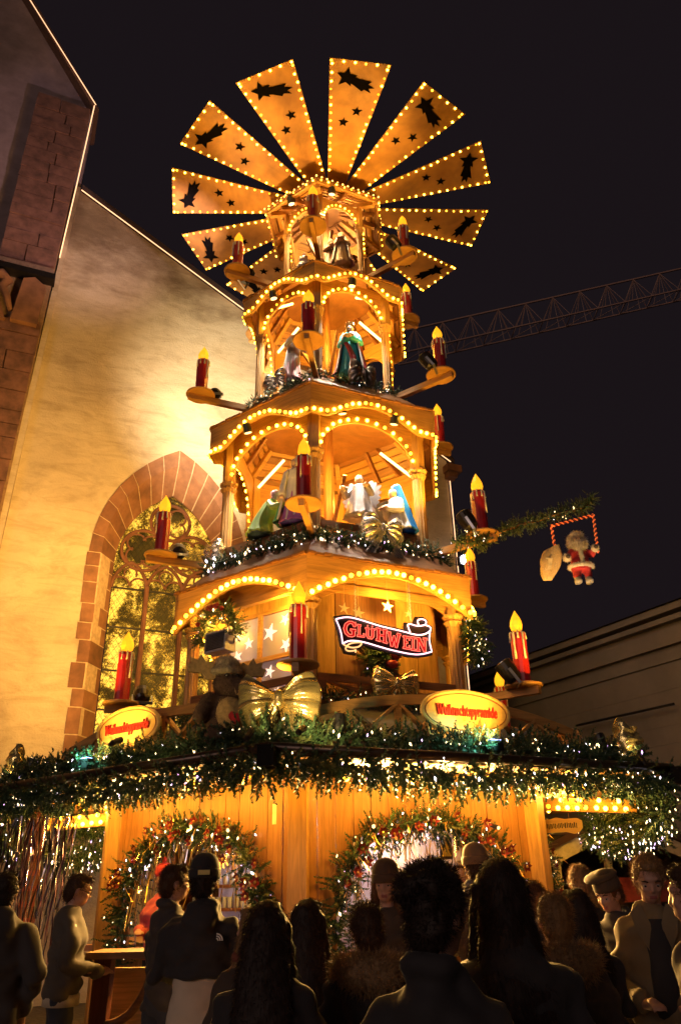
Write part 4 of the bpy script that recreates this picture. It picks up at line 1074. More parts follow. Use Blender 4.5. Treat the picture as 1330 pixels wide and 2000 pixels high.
# ------------------------------------------------------------------ signs
def text_mesh(body, size, extrude, shear=0.0, sx=1.0, offset=0.0):
    cu = bpy.data.curves.new('lettering', 'FONT'); cu.body = body; cu.size = size; cu.extrude = extrude; cu.shear = shear; cu.align_x = 'CENTER'; cu.align_y = 'CENTER'; cu.offset = offset
    o = bpy.data.objects.new('lettering_tmp', cu); COL.objects.link(o)
    bpy.context.view_layer.update()
    me = bpy.data.meshes.new_from_object(o.evaluated_get(bpy.context.evaluated_depsgraph_get()))
    bpy.data.objects.remove(o); me.transform(SC(sx, 1, 1)); me.name = 'lettering'; return me
SIGNY = wood('sign_board', (.70, .46, .14), 'x', .12, .5); LETR = plain('sign_red', (.42, .02, .015), .45)
for az, s_, hw_, hh_, tl_, lab in ((30, .08, .53, .215, 0, 'pale oval sign with red gothic lettering beside the gold bow on the square-facing roof edge'), (-30, -.26, .51, .215, 0, 'pale oval sign with red gothic lettering below the candle by the church window')):
    F = hexf(az, 3.92 * C30) @ T((s_, 0, 3.345)) @ RY(tl_)
    o = tag(link('oval_sign', None, None, F), lab, 'sign', 'oval signs on the stall roof')
    ell = [(hw_ * cos(2 * pi * i / 48), hh_ * sin(2 * pi * i / 48)) for i in range(48)]
    b = MB(); b.prism(ell[::-1], -.02, .03); obj('board', b, SIGNY, o, F)
    inn = [(.93 * p[0], .89 * p[1]) for p in ell]; b = MB(); b.tube([(p[0], -.024, p[1]) for p in inn], .006, 6, closed=True); obj('rim_line', b, plain('rim_brown', (.25, .1, .03), .5), o, F)
    rim = [(1.0 * p[0], 1.0 * p[1]) for p in ell]; b = MB(); b.tube([(p[0], -.018, p[1]) for p in rim], .022, 8, closed=True); obj('rim', b, SIGNY, o, F)
    b = MB(); b.prism([(-.40, -.34), (.40, -.34), (.46, -.08), (-.46, -.08)], .035, .07); obj('stand', b, SIGNY, o, F)
    me = text_mesh('Weihnachtspyramide', .155, .008, .12, .56, .0035); me.materials.append(LETR); link('lettering', me, o, F @ T((0.0, -.032, .005)) @ RX(pi / 2))
    lamp('added_sign_lamp', 'SPOT', 150, (1, .50, .08), F @ Vector((0, -.60, -.30)), .05, F @ Vector((0, 0, 0)), 80, .8)  # warm spot added to brighten the sign, without a fixture
    fx = F @ Vector((.12 if az > 0 else -.28, -.30, -.36))
    fo = tag(link('flood_lamp', None, None, T(fx)), 'small black flood lamp with a blue-white face in the fir below the %s oval sign' % ('square-facing' if az > 0 else 'church-side'), 'lamp', 'small flood lamps below the oval signs')
    b = MB(); b.box((0, 0, -.02), (.15, .08, .10)); obj('housing', b, BLACK, fo, T(fx) @ F.to_3x3().to_4x4())
    b = MB(); b.box((0, .0, .034), (.13, .07, .008)); obj('lens', b, glow('blue_lens', (.35, .4, 1.0), 5, False), fo, T(fx) @ F.to_3x3().to_4x4())
    lamp('flood_light', 'SPOT', 40, (.28, 1.0, .80), fx + Vector((0, 0, .06)) + F.to_3x3() @ Vector((0, -.22, .10)), .04, F @ Vector((-.25, -.1, -.42)), 85, .9)
# neon banner
F = hexf(30, 2.25 * C30)
neon = tag(link('neon_sign', None, None, F @ T((-.1, 0, 4.55))), 'glowing red and white neon ribbon sign hanging by chains in front of the plank wall', 'sign')
NT = [(-.765, 4.72), (-.637, 4.763), (-.521, 4.765), (-.345, 4.735), (-.167, 4.699), (.013, 4.68), (.196, 4.661), (.318, 4.64), (.418, 4.639), (.508, 4.666), (.575, 4.713)]
NB = [(-.679, 4.414), (-.587, 4.467), (-.413, 4.469), (-.238, 4.437), (-.061, 4.406), (.118, 4.385), (.239, 4.375), (.362, 4.375), (.462, 4.396), (.578, 4.435)]
NL = [(-.765, 4.72), (-.699, 4.574), (-.679, 4.414)]; NR = [(.575, 4.713), (.546, 4.584), (.578, 4.435)]
CR = [(.276, 4.664), (.25, 4.729), (.246, 4.763), (.284, 4.778), (.364, 4.759), (.453, 4.769), (.518, 4.793), (.528, 4.847), (.472, 4.866), (.389, 4.842), (.409, 4.769)]
CR2 = [(.517, 4.787), (.592, 4.767), (.575, 4.713)]
CL = [(-.674, 4.41), (-.634, 4.387), (-.555, 4.373), (-.462, 4.393), (-.42, 4.435), (-.425, 4.457), (-.495, 4.449), (-.576, 4.43), (-.629, 4.387), (-.647, 4.343), (-.602, 4.326), (-.532, 4.338), (-.497, 4.357), (-.51, 4.319)]
def smooth(p, k=2):
    for _ in range(k):
        q = [p[0]]
        for a, c in zip(p[:-1], p[1:]): q += [(a[0] * .75 + c[0] * .25, a[1] * .75 + c[1] * .25), (a[0] * .25 + c[0] * .75, a[1] * .25 + c[1] * .75)]
        p = q + [p[-1]]
    return p
plate = MB(); n_ = 24
rs_ = lambda P, t: (lambda i, u: (P[i][0] * (1 - u) + P[min(i + 1, len(P) - 1)][0] * u, P[i][1] * (1 - u) + P[min(i + 1, len(P) - 1)][1] * u))(min(len(P) - 2, int(t * (len(P) - 1))), t * (len(P) - 1) - min(len(P) - 2, int(t * (len(P) - 1))))
plate.strip([(rs_(NT, i / n_)[0] * 1.03, rs_(NT, i / n_)[1] + .035) for i in range(n_ + 1)], [(rs_(NB, i / n_)[0] * 1.03, rs_(NB, i / n_)[1] - .035) for i in range(n_ + 1)], .0, .03)
plate.prism([(.20, 4.64), (.20, 4.79), (.33, 4.80), (.37, 4.89), (.50, 4.90), (.56, 4.86), (.56, 4.80), (.62, 4.79), (.62, 4.70), (.5, 4.64)][::-1], .002, .028)
plate.prism([(-.71, 4.44), (-.66, 4.30), (-.50, 4.29), (-.47, 4.36), (-.39, 4.42), (-.39, 4.47)], .002, .028)
obj('plate', plate, plain('sign_black', (.02, .009, .011), .4), neon, F)
NW = glow('neon_white', (1.0, .62, .72), 2.0); NO = glow('neon_amber', (1.0, .55, .22), 1.3); NRD = glow('neon_red', (1.0, .16, .10), 1.6); NRF = glow('neon_face', (.55, .01, .015), .55)
for P, m_ in ((NT, NW), (NB, NW), (NL, NW), (NR, NW), (CR, NW), (CR2, NW), (CL, NO)):
    b = MB(); b.tube([(p[0], -.018, p[1]) for p in smooth(P)], .0095, 6); obj('neon_tube', b, m_, neon, F)
LET = {'L': [(0, 1), (.55, 1), (.55, .88), (.42, .88), (.42, .14), (.85, .14), (.85, .32), (1, .32), (1, 0), (0, 0), (0, .12), (.14, .12), (.14, .88), (0, .88)],
 'I': [(0, 1), (1, 1), (1, .88), (.72, .88), (.72, .12), (1, .12), (1, 0), (0, 0), (0, .12), (.28, .12), (.28, .88), (0, .88)],
 'H': [(0, 1), (.42, 1), (.42, .88), (.34, .88), (.34, .57), (.66, .57), (.66, .88), (.58, .88), (.58, 1), (1, 1), (1, .88), (.9, .88), (.9, .12), (1, .12), (1, 0), (.58, 0), (.58, .12), (.66, .12), (.66, .43), (.34, .43), (.34, .12), (.42, .12), (.42, 0), (0, 0), (0, .12), (.1, .12), (.1, .88), (0, .88)],
 'E': [(0, 1), (1, 1), (1, .7), (.85, .7), (.85, .86), (.45, .86), (.45, .57), (.7, .57), (.7, .43), (.45, .43), (.45, .14), (.85, .14), (.85, .32), (1, .32), (1, 0), (0, 0), (0, .12), (.15, .12), (.15, .88), (0, .88)],
 'N': [(0, 1), (.35, 1), (.72, .38), (.72, .88), (.62, .88), (.62, 1), (1, 1), (1, .88), (.9, .88), (.9, 0), (.68, 0), (.28, .66), (.28, .12), (.38, .12), (.38, 0), (0, 0), (0, .12), (.1, .12), (.1, .88), (0, .88)],
 'W': [(0, 1), (.28, 1), (.28, .88), (.24, .88), (.34, .35), (.44, .8), (.56, .8), (.66, .35), (.76, .88), (.72, .88), (.72, 1), (1, 1), (1, .88), (.94, .88), (.74, 0), (.58, 0), (.5, .42), (.42, 0), (.26, 0), (.06, .88), (0, .88)],
 'U': [(0, 1), (.42, 1), (.42, .88), (.34, .88), (.34, .3), (.42, .15), (.55, .15), (.64, .3), (.64, .88), (.56, .88), (.56, 1), (1, 1), (1, .88), (.88, .88), (.88, .25), (.7, .0), (.3, .0), (.12, .25), (.12, .88), (0, .88)],
 'G': [(.95, .98), (.95, .66), (.8, .66), (.7, .84), (.5, .86), (.3, .7), (.25, .5), (.3, .3), (.5, .14), (.66, .16), (.66, .38), (.52, .38), (.52, .5), (1, .5), (1, .38), (.92, .38), (.92, .08), (.7, 0), (.4, 0), (.12, .18), (0, .5), (.12, .82), (.4, 1), (.7, 1), (.85, .92)]}
BOXES = [('G', (-.666, 4.513), (-.493, 4.515), (-.487, 4.719), (-.662, 4.71)), ('L', (-.481, 4.527), (-.378, 4.527), (-.372, 4.682), (-.476, 4.687)), ('U', (-.37, 4.517), (-.229, 4.515), (-.222, 4.677), (-.364, 4.683)), ('H', (-.221, 4.505), (-.06, 4.477), (-.051, 4.656), (-.214, 4.672)),
 ('W', (-.065, 4.455), (.127, 4.43), (.139, 4.626), (-.055, 4.639)), ('E', (.158, 4.438), (.257, 4.432), (.269, 4.603), (.168, 4.607)), ('I', (.272, 4.427), (.336, 4.423), (.348, 4.604), (.284, 4.607)), ('N', (.347, 4.424), (.508, 4.423), (.522, 4.61), (.359, 4.604))]
for ch, a, b_, c, d in BOXES:
    def mp(p):
        x, y = p; return ((a[0] * (1 - x) + b_[0] * x) * (1 - y) + (d[0] * (1 - x) + c[0] * x) * y, (a[1] * (1 - x) + b_[1] * x) * (1 - y) + (d[1] * (1 - x) + c[1] * x) * y)
    if ch == 'U':
        mp_ = mp; mp = lambda p: mp_((p[0], p[1] * .84))
    P = [mp(p) for p in LET[ch]]
    mb = MB(); mb.prism(P[::-1], -.012, -.001); lo = obj('letter', mb, NRF, neon, F)
    mb = MB(); mb.tube([(p[0], -.016, p[1]) for p in P], .0052, 5, closed=True); obj('letter_tube', mb, NRD, lo, F)
    if ch == 'U':
        mb = MB()
        for x in (.25, .70):
            q = mp((x, 1.19)); mb.ball((q[0], -.016, q[1]), .012, 0, None, 8, 6)
        obj('umlaut', mb, NRD, lo, F)
for x, z0 in ((-.48, 4.80), (.31, 4.83)):
    mb = MB()
    for i in range(18): mb.tube([(x + .008 * cos(t * pi / 3), .012 * (i % 2) , z0 + i * .034 + .022 * sin(t * pi / 3)) for t in range(6)], .003, 4, closed=True)
    obj('chain', mb, STEEL, neon, F)
# small hanging sign at the far side, notices in the arches, paper on the corner board
F = radf(75) @ T((3.02, -.04, 2.35)) @ RZ(0.0)
hs_ = tag(link('hanging_sign', None, None, F), 'small amber wooden sign with scalloped edge hanging under the bulb beam', 'sign')
ol = [(-.25, -.045), (-.2, -.075), (.05, -.07), (.14, -.095), (.2, -.08), (.25, -.03), (.25, .05), (.19, .085), (.05, .075), (-.05, .10), (-.12, .08), (-.25, .075)]
b = MB(); b.prism(ol[::-1], -.012, .012); obj('board', b, SIGNY, hs_, F)
b = MB(); r = random.Random(2); x = -.19
while x < .19:
    w_ = r.uniform(.008, .016)
    if r.random() > .12: b.box((x, -.014, r.uniform(-.006, .006)), (w_, .006, r.choice([.035, .05, .06])))
    x += w_ + .008
obj('lettering', b, plain('sign_ink', (.03, .02, .012), .6), hs_, F)
for x in (-.2, .1): 
    b = MB(); b.beam((x, 0, .07), (x, 0, .2), .006, .006); obj('cord', b, PALEW, hs_, F)
for az, s_, z_ in ((-30, -.50, 2.14), (30, .23, 2.08)):
    F = hexf(az, APW + .04) @ T((s_, 0, z_)); o = tag(link('notice_board', None, None, F), 'small dark notice with a yellow fir tree hanging in the %s arch' % ('church-side' if az < 0 else 'square-side'), 'notice', 'notices hanging in the counter arches')
    b = MB(); b.box((0, 0, 0), (.15, .012, .22)); obj('board', b, plain('notice_dark', (.05, .03, .02), .5), o, F)
    b = MB(); b.prism([(-.06, -.08), (.06, -.08), (.02, -.01), (.035, -.01), (0, .07), (-.035, -.01), (-.02, -.01)][::-1], -.012, -.007); obj('tree_emblem', b, plain('notice_yellow', (.7, .45, .06), .5), o, F)
F = hexf(-30, APW - .008) @ T((1.12, -.008, 2.42)); b = MB(); b.box((0, 0, 0), (.055, .006, .20)); tag(obj('paper_notice', b, plain('paper', (.8, .72, .5), .8), None, F), 'narrow pale paper strip pinned to the plank corner between the two counters', 'notice')
# wreaths and speaker
def wreath(F, r0, label, lights=20, a0=0, a1=2 * pi, rad_=.09, orn=True, mats=None):
    pts = [F @ Vector((r0 * cos(a0 + (a1 - a0) * i / 18), 0, r0 * sin(a0 + (a1 - a0) * i / 18))) for i in range(19)]
    o = garland(pts, rad_, 190, label, None, lights, int(r0 * 1000) + len(label), 0, .75, mats or [FIR, FIR2], 'wreath', 'fir_wreath')
    return o, pts
F = hexf(-30, 2.22 * C30) @ T((-.44, -.02, 4.80))
wo, wpts = wreath(F, .33, 'fir wreath with red bow arched over the grey speaker by the starred window', 16, -.25, pi + .25, .13, True, [FIR2, FIR])
b = MB(); b.ball((-.06, -.12, .36), (.07, .05, .045)); b.ball((.07, -.12, .36), (.07, .05, .045)); b.ball((0, -.15, .36), (.025, .03, .03)); obj('red_bow', b, RED, wo, F, True)
for i, (x, z_) in enumerate(((-.25, .16), (.27, .12), (-.15, .27), (.18, .3), (-.34, .0), (.36, -.02))):
    b = MB(); b.ball((x, -.13, z_), .035, 0, None, 10, 8); obj('bauble', b, [RED, GOLD, STEEL][i % 3], wo, F, True)
spk = tag(link('speaker', None, None, F @ T((0, 0, -.08))), 'grey speaker box with a perforated grille under the fir wreath', 'speaker')
b = MB(); b.box((0, .06, -.10), (.38, .2, .28)); obj('cabinet', b, plain('speaker_grey', (.42, .40, .40), .5), spk, F)
b = MB(); b.box((0, -.045, -.10), (.33, .008, .22)); obj('grille', b, BLACK, spk, F)
b = MB()
for i in range(16): b.box((-.155 + i * .0207, -.051, -.10), (.007, .006, .21))
for i in range(10): b.box((0, -.053, -.19 + i * .021), (.32, .006, .006))
obj('grille_mesh', b, STEEL, spk, F)
wo2, _ = wreath(hexf(30, APC + .06) @ T((-.02, -.02, 4.34)), .17, 'dark fir wreath with a red ribbon on the plank door behind the neon sign', 4, 0, 2 * pi, .07)
b = MB(); b.ball((.14, -.1, -.05), (.09, .05, .06)); b.ball((.20, -.1, .07), (.07, .05, .06)); obj('ribbon', b, RED, wo2, hexf(30, APC + .06) @ T((-.02, -.02, 4.34)), True)
wreath(radf(66) @ T((2.24, .10, 4.72)) @ RZ(pi / 2), .24, 'fir wreath with pink and white lights hanging at the column away from the church', 34, 0, 2 * pi, .10)
# fir-covered pole with the doll on a trapeze
ppts = smooth([(1.95, 6.02), (2.4, 6.20), (3.15, 6.40), (3.46, 6.50), (3.58, 6.58), (3.55, 6.66)], 1); ppts = [Vector((p[0], 9.66 + .02 * i / len(ppts), p[1])) for i, p in enumerate(ppts)]
gp = garland(ppts, .10, 230, 'long fir covered pole reaching out over the square from the second storey', None, 9, 900, 0, .6, [FIR2, FIR])
b = MB(); b.tube([tuple(p) for p in ppts[:-3]], .022, 8); obj('pole', b, PINEH, gp)
garland([Vector((1.55, 9.5, 5.93)), Vector((1.85, 9.55, 5.93)), Vector((2.05, 9.6, 5.98))], .13, 160, 'fir clump with lights under the candle dish at the pole root', None, 20, 905, 0, .7, [FIR2, FIR])
tz = empty('trapeze', (3.24, 9.66, 6.3), 'trapeze of red rope light hanging from the fir covered pole', 'trapeze')
ROPE = glow('rope_light', (1.0, .16, .03), .75); ROPED = plain('rope_gap', (.25, .02, .01), .5)
def rope(a, b_):
    a = Vector(a); b_ = Vector(b_); L = (b_ - a).length; d = (b_ - a) / L; u = d.cross(Vector((0, 1, 0))).normalized(); w = d.cross(u)
    mb = MB(); n = int(L / .012); mb.tube([tuple(a + d * L * i / n + (u * cos(i * 1.1) + w * sin(i * 1.1)) * .012) for i in range(n + 1)], .011, 6)
    mb.tube([tuple(a), tuple(b_)], .015, 8, 1); return mb
obj('bar', rope((2.94, 9.66, 6.20), (3.55, 9.66, 6.36)), [ROPE, ROPED], tz)
obj('side_rope', rope((2.94, 9.66, 6.20), (2.94, 9.66, 5.84)), [ROPE, ROPED], tz); obj('side_rope', rope((3.55, 9.66, 6.36), (3.52, 9.66, 5.78)), [ROPE, ROPED], tz)
# ------------------------------------------------------------------ soft bodies: overlapping shapes fused into one skin
def fuse(name, mb, mats, voxel=.014, smooth=2, wrinkle=None, seed=0):
    me = mb.mesh(name + '_raw', mats if isinstance(mats, list) else [mats]); o = bpy.data.objects.new(name + '_raw', me); COL.objects.link(o)
    m = o.modifiers.new('r', 'REMESH'); m.mode = 'VOXEL'; m.voxel_size = voxel; m.use_smooth_shade = True
    if smooth: s = o.modifiers.new('s', 'SMOOTH'); s.iterations = smooth; s.factor = .5
    bpy.context.view_layer.update()
    out = bpy.data.meshes.new_from_object(o.evaluated_get(bpy.context.evaluated_depsgraph_get()))
    bpy.data.objects.remove(o); bpy.data.meshes.remove(me); out.name = name
    if wrinkle:
        n = len(out.vertices); co = np.empty(n * 3); out.vertices.foreach_get('co', co); co = co.reshape(-1, 3)
        no = np.empty(n * 3); out.vertices.foreach_get('normal', no); no = no.reshape(-1, 3)
        r = np.random.default_rng(abs(seed)); d = np.zeros(n)
        for k in range(9):
            f = r.normal(size=3) * wrinkle[1]; f[2] *= 1.6; d += np.sin(co @ f + r.uniform(0, 6) + 1.5 * np.sin(co @ (r.normal(size=3) * wrinkle[1] * .5)))
        co = co + no * (d[:, None] / 4 * wrinkle[0]); out.vertices.foreach_set('co', co.ravel())
    out.polygons.foreach_set('use_smooth', [True] * len(out.polygons)); out.update(); return out
def add_fuzz(me, n, L, w, mat_slot, seed, hang=0.0, keep=None):
    """fine strands standing out of a surface, joined to its mesh"""
    r = np.random.default_rng(abs(seed)); nv = len(me.vertices); co = np.empty(nv * 3); me.vertices.foreach_get('co', co); co = co.reshape(-1, 3)
    no = np.empty(nv * 3); me.vertices.foreach_get('normal', no); no = no.reshape(-1, 3)
    idx = np.arange(nv) if keep is None else np.nonzero(keep(co))[0]
    idx = r.choice(idx, n); mb = MB()
    P = co[idx]; D = no[idx] * .8 + r.normal(size=(n, 3)) * .45; D[:, 2] -= hang; D /= np.linalg.norm(D, axis=1)[:, None]
    Wv = np.cross(D, r.normal(size=(n, 3))); Wv = Wv / np.linalg.norm(Wv, axis=1)[:, None] * w; ln = (L * r.uniform(.5, 1.3, n))[:, None]
    mid = P + D * ln * .5; D2 = D + r.normal(size=(n, 3)) * .4; D2[:, 2] -= hang * .8
    V = np.stack([P - Wv, P + Wv, mid + Wv * .7, mid - Wv * .7, mid + D2 * ln * .5], 1).reshape(-1, 3)
    import bmesh
    bm = bmesh.new(); bm.from_mesh(me); vs_ = [bm.verts.new(v) for v in V.tolist()]
    for i in range(n):
        q = vs_[5 * i:5 * i + 5]
        for f in ((q[0], q[1], q[2], q[3]), (q[3], q[2], q[4])): fc = bm.faces.new(f); fc.material_index = mat_slot
    bm.to_mesh(me); bm.free(); return me
def hairmat(name, c): 
    m, nt, b = newmat(name); v = coords(nt, (30, 30, 3)); n = noise(nt, v, 2, 4)
    nt.links.new(ramp(nt, n, [(.3, tuple(q * .55 for q in c)), (.7, c)]), b.inputs['Base Color']); b.inputs['Roughness'].default_value = .6; b.inputs['Specular IOR Level'].default_value = .25
    bump(nt, b, n, .5, .01); return m
def cloth(name, c, rough=.85): 
    m, nt, b = newmat(name); v = coords(nt); n = noise(nt, v, 60, 3); n2 = noise(nt, v, 4, 3)
    nt.links.new(ramp(nt, n2, [(.3, tuple(q * .75 for q in c)), (.7, c)]), b.inputs['Base Color']); b.inputs['Roughness'].default_value = rough
    b.inputs['Sheen Weight'].default_value = .05; bump(nt, b, n, .2, .004); return m
SKIN = plain('skin', (.48, .26, .18), .5, 0, .12, 9, .05); LIP = plain('lip', (.34, .10, .09), .45); EYEW = plain('eye_white', (.34, .29, .25), .3); EYED = plain('eye_dark', (.02, .012, .01), .15)
HB = hairmat('hair_brown', (.075, .038, .02)); HD = hairmat('hair_dark', (.032, .019, .014)); HF = hairmat('hair_fair', (.30, .17, .07)); HG = hairmat('hair_ginger', (.16, .065, .025))
C_BLACK = cloth('cloth_black', (.030, .026, .027)); C_DARK = cloth('cloth_dark', (.050, .040, .038)); C_BROWN = cloth('cloth_brown', (.07, .045, .03)); C_TAN = cloth('cloth_tan', (.20, .145, .075))
C_GREY = cloth('cloth_grey', (.085, .07, .055)); C_BEIGE = cloth('cloth_beige', (.66, .54, .40)); C_CREAM = cloth('cloth_cream', (.55, .46, .33)); C_PINK = cloth('cloth_pink', (.55, .10, .13)); C_NAVY = cloth('cloth_navy', (.02, .022, .03)); C_JEAN = cloth('cloth_jean', (.03, .035, .05))
FUR = hairmat('fur', (.34, .22, .11))
ARMS = {'down': ((.235, -.02, 1.10), (.24, .06, .84)), 'front': ((.24, .02, 1.12), (.10, .27, 1.10)), 'pocket': ((.27, -.05, 1.12), (.20, .08, .90)), 'hold': ((.25, -.02, 1.10), (.13, .26, 1.02))}
def hand(mb, wrist, direction, side):
    w = Vector(wrist); d = Vector(direction).normalized(); up = Vector((0, 0, 1)); s = d.cross(up)
    if s.length < .2: s = Vector((1, 0, 0)).cross(d)
    s.normalize(); n = s.cross(d)
    def P(a, b, c): return w + d * a + s * b + n * c
    mb.capsule(P(.01, 0, 0), P(.07, 0, 0), .027, .034, 10); mb.ball(tuple(P(.07, 0, 0)), (.035, .035, .026))
    for k, (o_, L) in enumerate(((-.032, .058), (-.011, .070), (.011, .066), (.031, .050))):
        a = P(.085, o_, 0); m = P(.085 + L * .5, o_ * 1.1, -.010); e = P(.085 + L * .78, o_ * 1.1, -.032)
        mb.capsule(a, m, .0105, .0098, 8); mb.capsule(m, e, .0098, .0088, 8)
    t = -side
    mb.capsule(P(.03, t * .03, 0), P(.065, t * .058, -.008), .014, .011, 8); mb.capsule(P(.065, t * .058, -.008), P(.098, t * .055, -.022), .011, .0095, 8)
def person(x, y, h, yaw, label, hair=('short', None), top=None, legs=None, hat=None, arms=('down', 'down'), nod=0.0, turn=0.0, coat_len=.86, collar=None, face=False, group='people in the crowd', bulk=1.0, eyes=False, base=G):
    s = h / 1.76; seed = int(abs(x * 1000) + abs(y * 77))
    R0 = T((x, y, base)) @ RZ(yaw) @ SC(s, s, s)
    HM = T((0, 0, 1.52)) @ RZ(turn) @ RX(-nod) @ T((0, 0, -1.52))          # head turn and nod about the neck
    def hv(p): return tuple(HM @ Vector(p))
    el = {}; 
    for sd, a in ((-1, arms[0]), (1, arms[1])):
        e, w = ARMS[a]; el[sd] = (Vector((sd * .18 * bulk, 0, 1.39)), Vector((sd * e[0] * bulk, e[1], e[2])), Vector((sd * w[0] * bulk, w[1], w[2])), a)
    # the body, one skin
    mb = MB()
    mb.loft([(0, 0, .86, .10, .08), (0, 0, .95, .155, .10), (0, 0, 1.10, .14, .09), (0, .005, 1.28, .16, .10), (0, 0, 1.36, .14, .085), (0, -.005, 1.44, .07, .055)])
    mb.capsule((0, -.01, 1.42), hv((0, .0, 1.56)), .056, .052)
    hb = MB(); hb.ball((0, .005, 1.645), (.074, .092, .108), 0, None, 18, 14); hb.ball((0, .035, 1.585), (.058, .066, .066), 0, None, 14, 10); hb.ball((0, .07, 1.552), (.026, .024, .022))
    hb.capsule((0, .092, 1.655), (0, .108, 1.615), .010, .014, 8); hb.ball((.012, .100, 1.612), .010); hb.ball((-.012, .100, 1.612), .010)
    hb.ball((.036, .078, 1.615), (.022, .02, .018)); hb.ball((-.036, .078, 1.615), (.022, .02, .018)); hb.ball((0, .085, 1.675), (.05, .02, .012))
    hb.ball((0, .094, 1.578), (.022, .012, .007)); hb.ball((0, .092, 1.566), (.019, .012, .008))
    for sd in (-1, 1): hb.ball((sd * .077, -.005, 1.628), (.011, .022, .034))
    mb.add(np.concatenate(hb.v), hb.f, 0, HM)
    for sd in (-1, 1):
        mb.capsule((sd * .09, 0, .90), (sd * .10, .015, .50), .082, .056); mb.capsule((sd * .10, .015, .50), (sd * .10, -.01, .09), .054, .038)
        mb.loft([(sd * .10, .05, .0, .04, .12), (sd * .10, .05, .04, .045, .125), (sd * .10, .02, .09, .035, .06)], 12)
        a, e, w, k = el[sd]; mb.capsule(a + Vector((-sd * .05, 0, -.045)), e, .048, .040); mb.capsule(e, w, .038, .028)
        dr = (w - e).normalized(); hand(mb, w, dr if k in ('down', 'pocket') else Vector((-sd * .5, .75, .1)), sd)
    me = fuse('person', mb, [SKIN, LIP], .0105, 2)
    if face:
        n = len(me.polygons); c = np.empty(n * 3); me.polygons.foreach_get('center', c); c = c.reshape(-1, 3); A = np.array(HM.inverted()); c = c @ A[:3, :3].T + A[:3, 3]
        mi = ((np.abs(c[:, 0]) < .021) & (c[:, 1] > .085) & (np.abs(c[:, 2] - 1.572) < .010)).astype(int); me.polygons.foreach_set('material_index', mi.tolist())
    o = tag(link('person', me, None, R0), label, 'person', group)
    if eyes or face:
        for sd in (-1, 1):
            b = MB(); b.ball((sd * .034, .083, 1.636), (.013, .010, .0062), 0, None, 10, 8); b.ball((sd * .034, .0925, 1.636), (.006, .003, .006), 1, None, 8, 6); obj('eye', b, [EYEW, EYED], o, R0 @ HM, True)
            b = MB(); b.tube([(sd * .018, .099, 1.660), (sd * .035, .098, 1.667), (sd * .055, .085, 1.660)], [.004, .0045, .002], 6); obj('eyebrow', b, HB, o, R0 @ HM, True)
    # coat with sleeves
    mb = MB(); bk = bulk
    mb.loft([(0, 0, coat_len, .195 * bk, .135 * bk), (0, 0, coat_len + .03, .20 * bk, .14 * bk), (0, 0, max(1.08, coat_len + .06), .185 * bk, .135 * bk), (0, .005, 1.26, .20 * bk, .145 * bk), (0, 0, 1.35, .195 * bk, .13 * bk), (0, 0, 1.41, .165 * bk, .115 * bk), (0, -.005, 1.455, .115, .09), (0, -.01, 1.495, .08, .075)], 24)
    for sd in (-1, 1):
        a, e, w, k = el[sd]; mb.capsule(a + Vector((-sd * .035, 0, -.035)), e, .074 * bk, .060 * bk); mb.capsule(e, w + (e - w).normalized() * .015, .060 * bk, .046 * bk); mb.lathe([(.052 * bk, 0), (.056 * bk, .02), (.052 * bk, .05)], 14, 0, T(w + (e - w).normalized() * .02) @ (e - w).to_track_quat('Z', 'Y').to_matrix().to_4x4())
    if collar in ('stand', 'fur', 'hood'): mb.tube([(.080 * cos(t * pi / 9), -.015 + .074 * sin(t * pi / 9), 1.482 - .03 * sin(t * pi / 9)) for t in range(18)], .023, 8, closed=True)
    if collar == 'hood': mb.ball((0, -.11, 1.42), (.13, .07, .09)); mb.ball((0, -.09, 1.49), (.11, .06, .05))
    top = top or C_DARK; cm = fuse('jacket', mb, top, .016, 2, (.022, 15), seed); link('jacket', cm, o, R0)
    if coat_len < 1.2:
        mb = MB(); mb.loft([(0, 0, .80, .135, .11), (0, 0, .90, .18, .135), (0, 0, 1.0, .172, .125), (0, 0, 1.12, .15, .10)])
        for sd in (-1, 1): mb.capsule((sd * .092, -.005, .86), (sd * .105, .01, .5), .105, .080); mb.capsule((sd * .105, .01, .5), (sd * .105, -.012, .12), .078, .068)
        link('trousers', fuse('trousers', mb, legs or C_JEAN, .018, 2, (.008, 18), seed + 1), o, R0)
    for sd in (-1, 1):
        mb = MB(); mb.loft([(sd * .10, .05, .0, .052, .14), (sd * .10, .05, .03, .054, .145), (sd * .10, .03, .08, .05, .10), (sd * .10, -.01, .15, .047, .055)], 14); obj('shoe', mb, C_BLACK, o, R0, True)
    if collar == 'fur':
        mb = MB(); mb.tube([(.135 * cos(t * pi / 9), -.035 + .115 * sin(t * pi / 9), 1.455 - .02 * sin(t * pi / 9)) for t in range(18)], .058, 10, closed=True); mb.ball((0, -.14, 1.44), (.15, .07, .085))
        fm = fuse('fur_collar', mb, FUR, .014, 1); add_fuzz(fm, 5200, .045, .0016, 0, seed); link('fur_collar', fm, o, R0)
    if isinstance(collar, tuple):
        mb = MB(); mb.tube([(.092 * cos(t * pi / 9), -.012 + .088 * sin(t * pi / 9), 1.485 - .035 * sin(t * pi / 9) + .012 * sin(3 * t)) for t in range(18)], .042, 10, closed=True); mb.capsule((.06, .09, 1.44), (.075, .15, 1.22), .035, .045)
        sm_ = fuse('scarf', mb, collar[1], .012, 1, (.010, 30), seed + 9); add_fuzz(sm_, 1200, .02, .0011, 0, seed); link('scarf', sm_, o, R0)
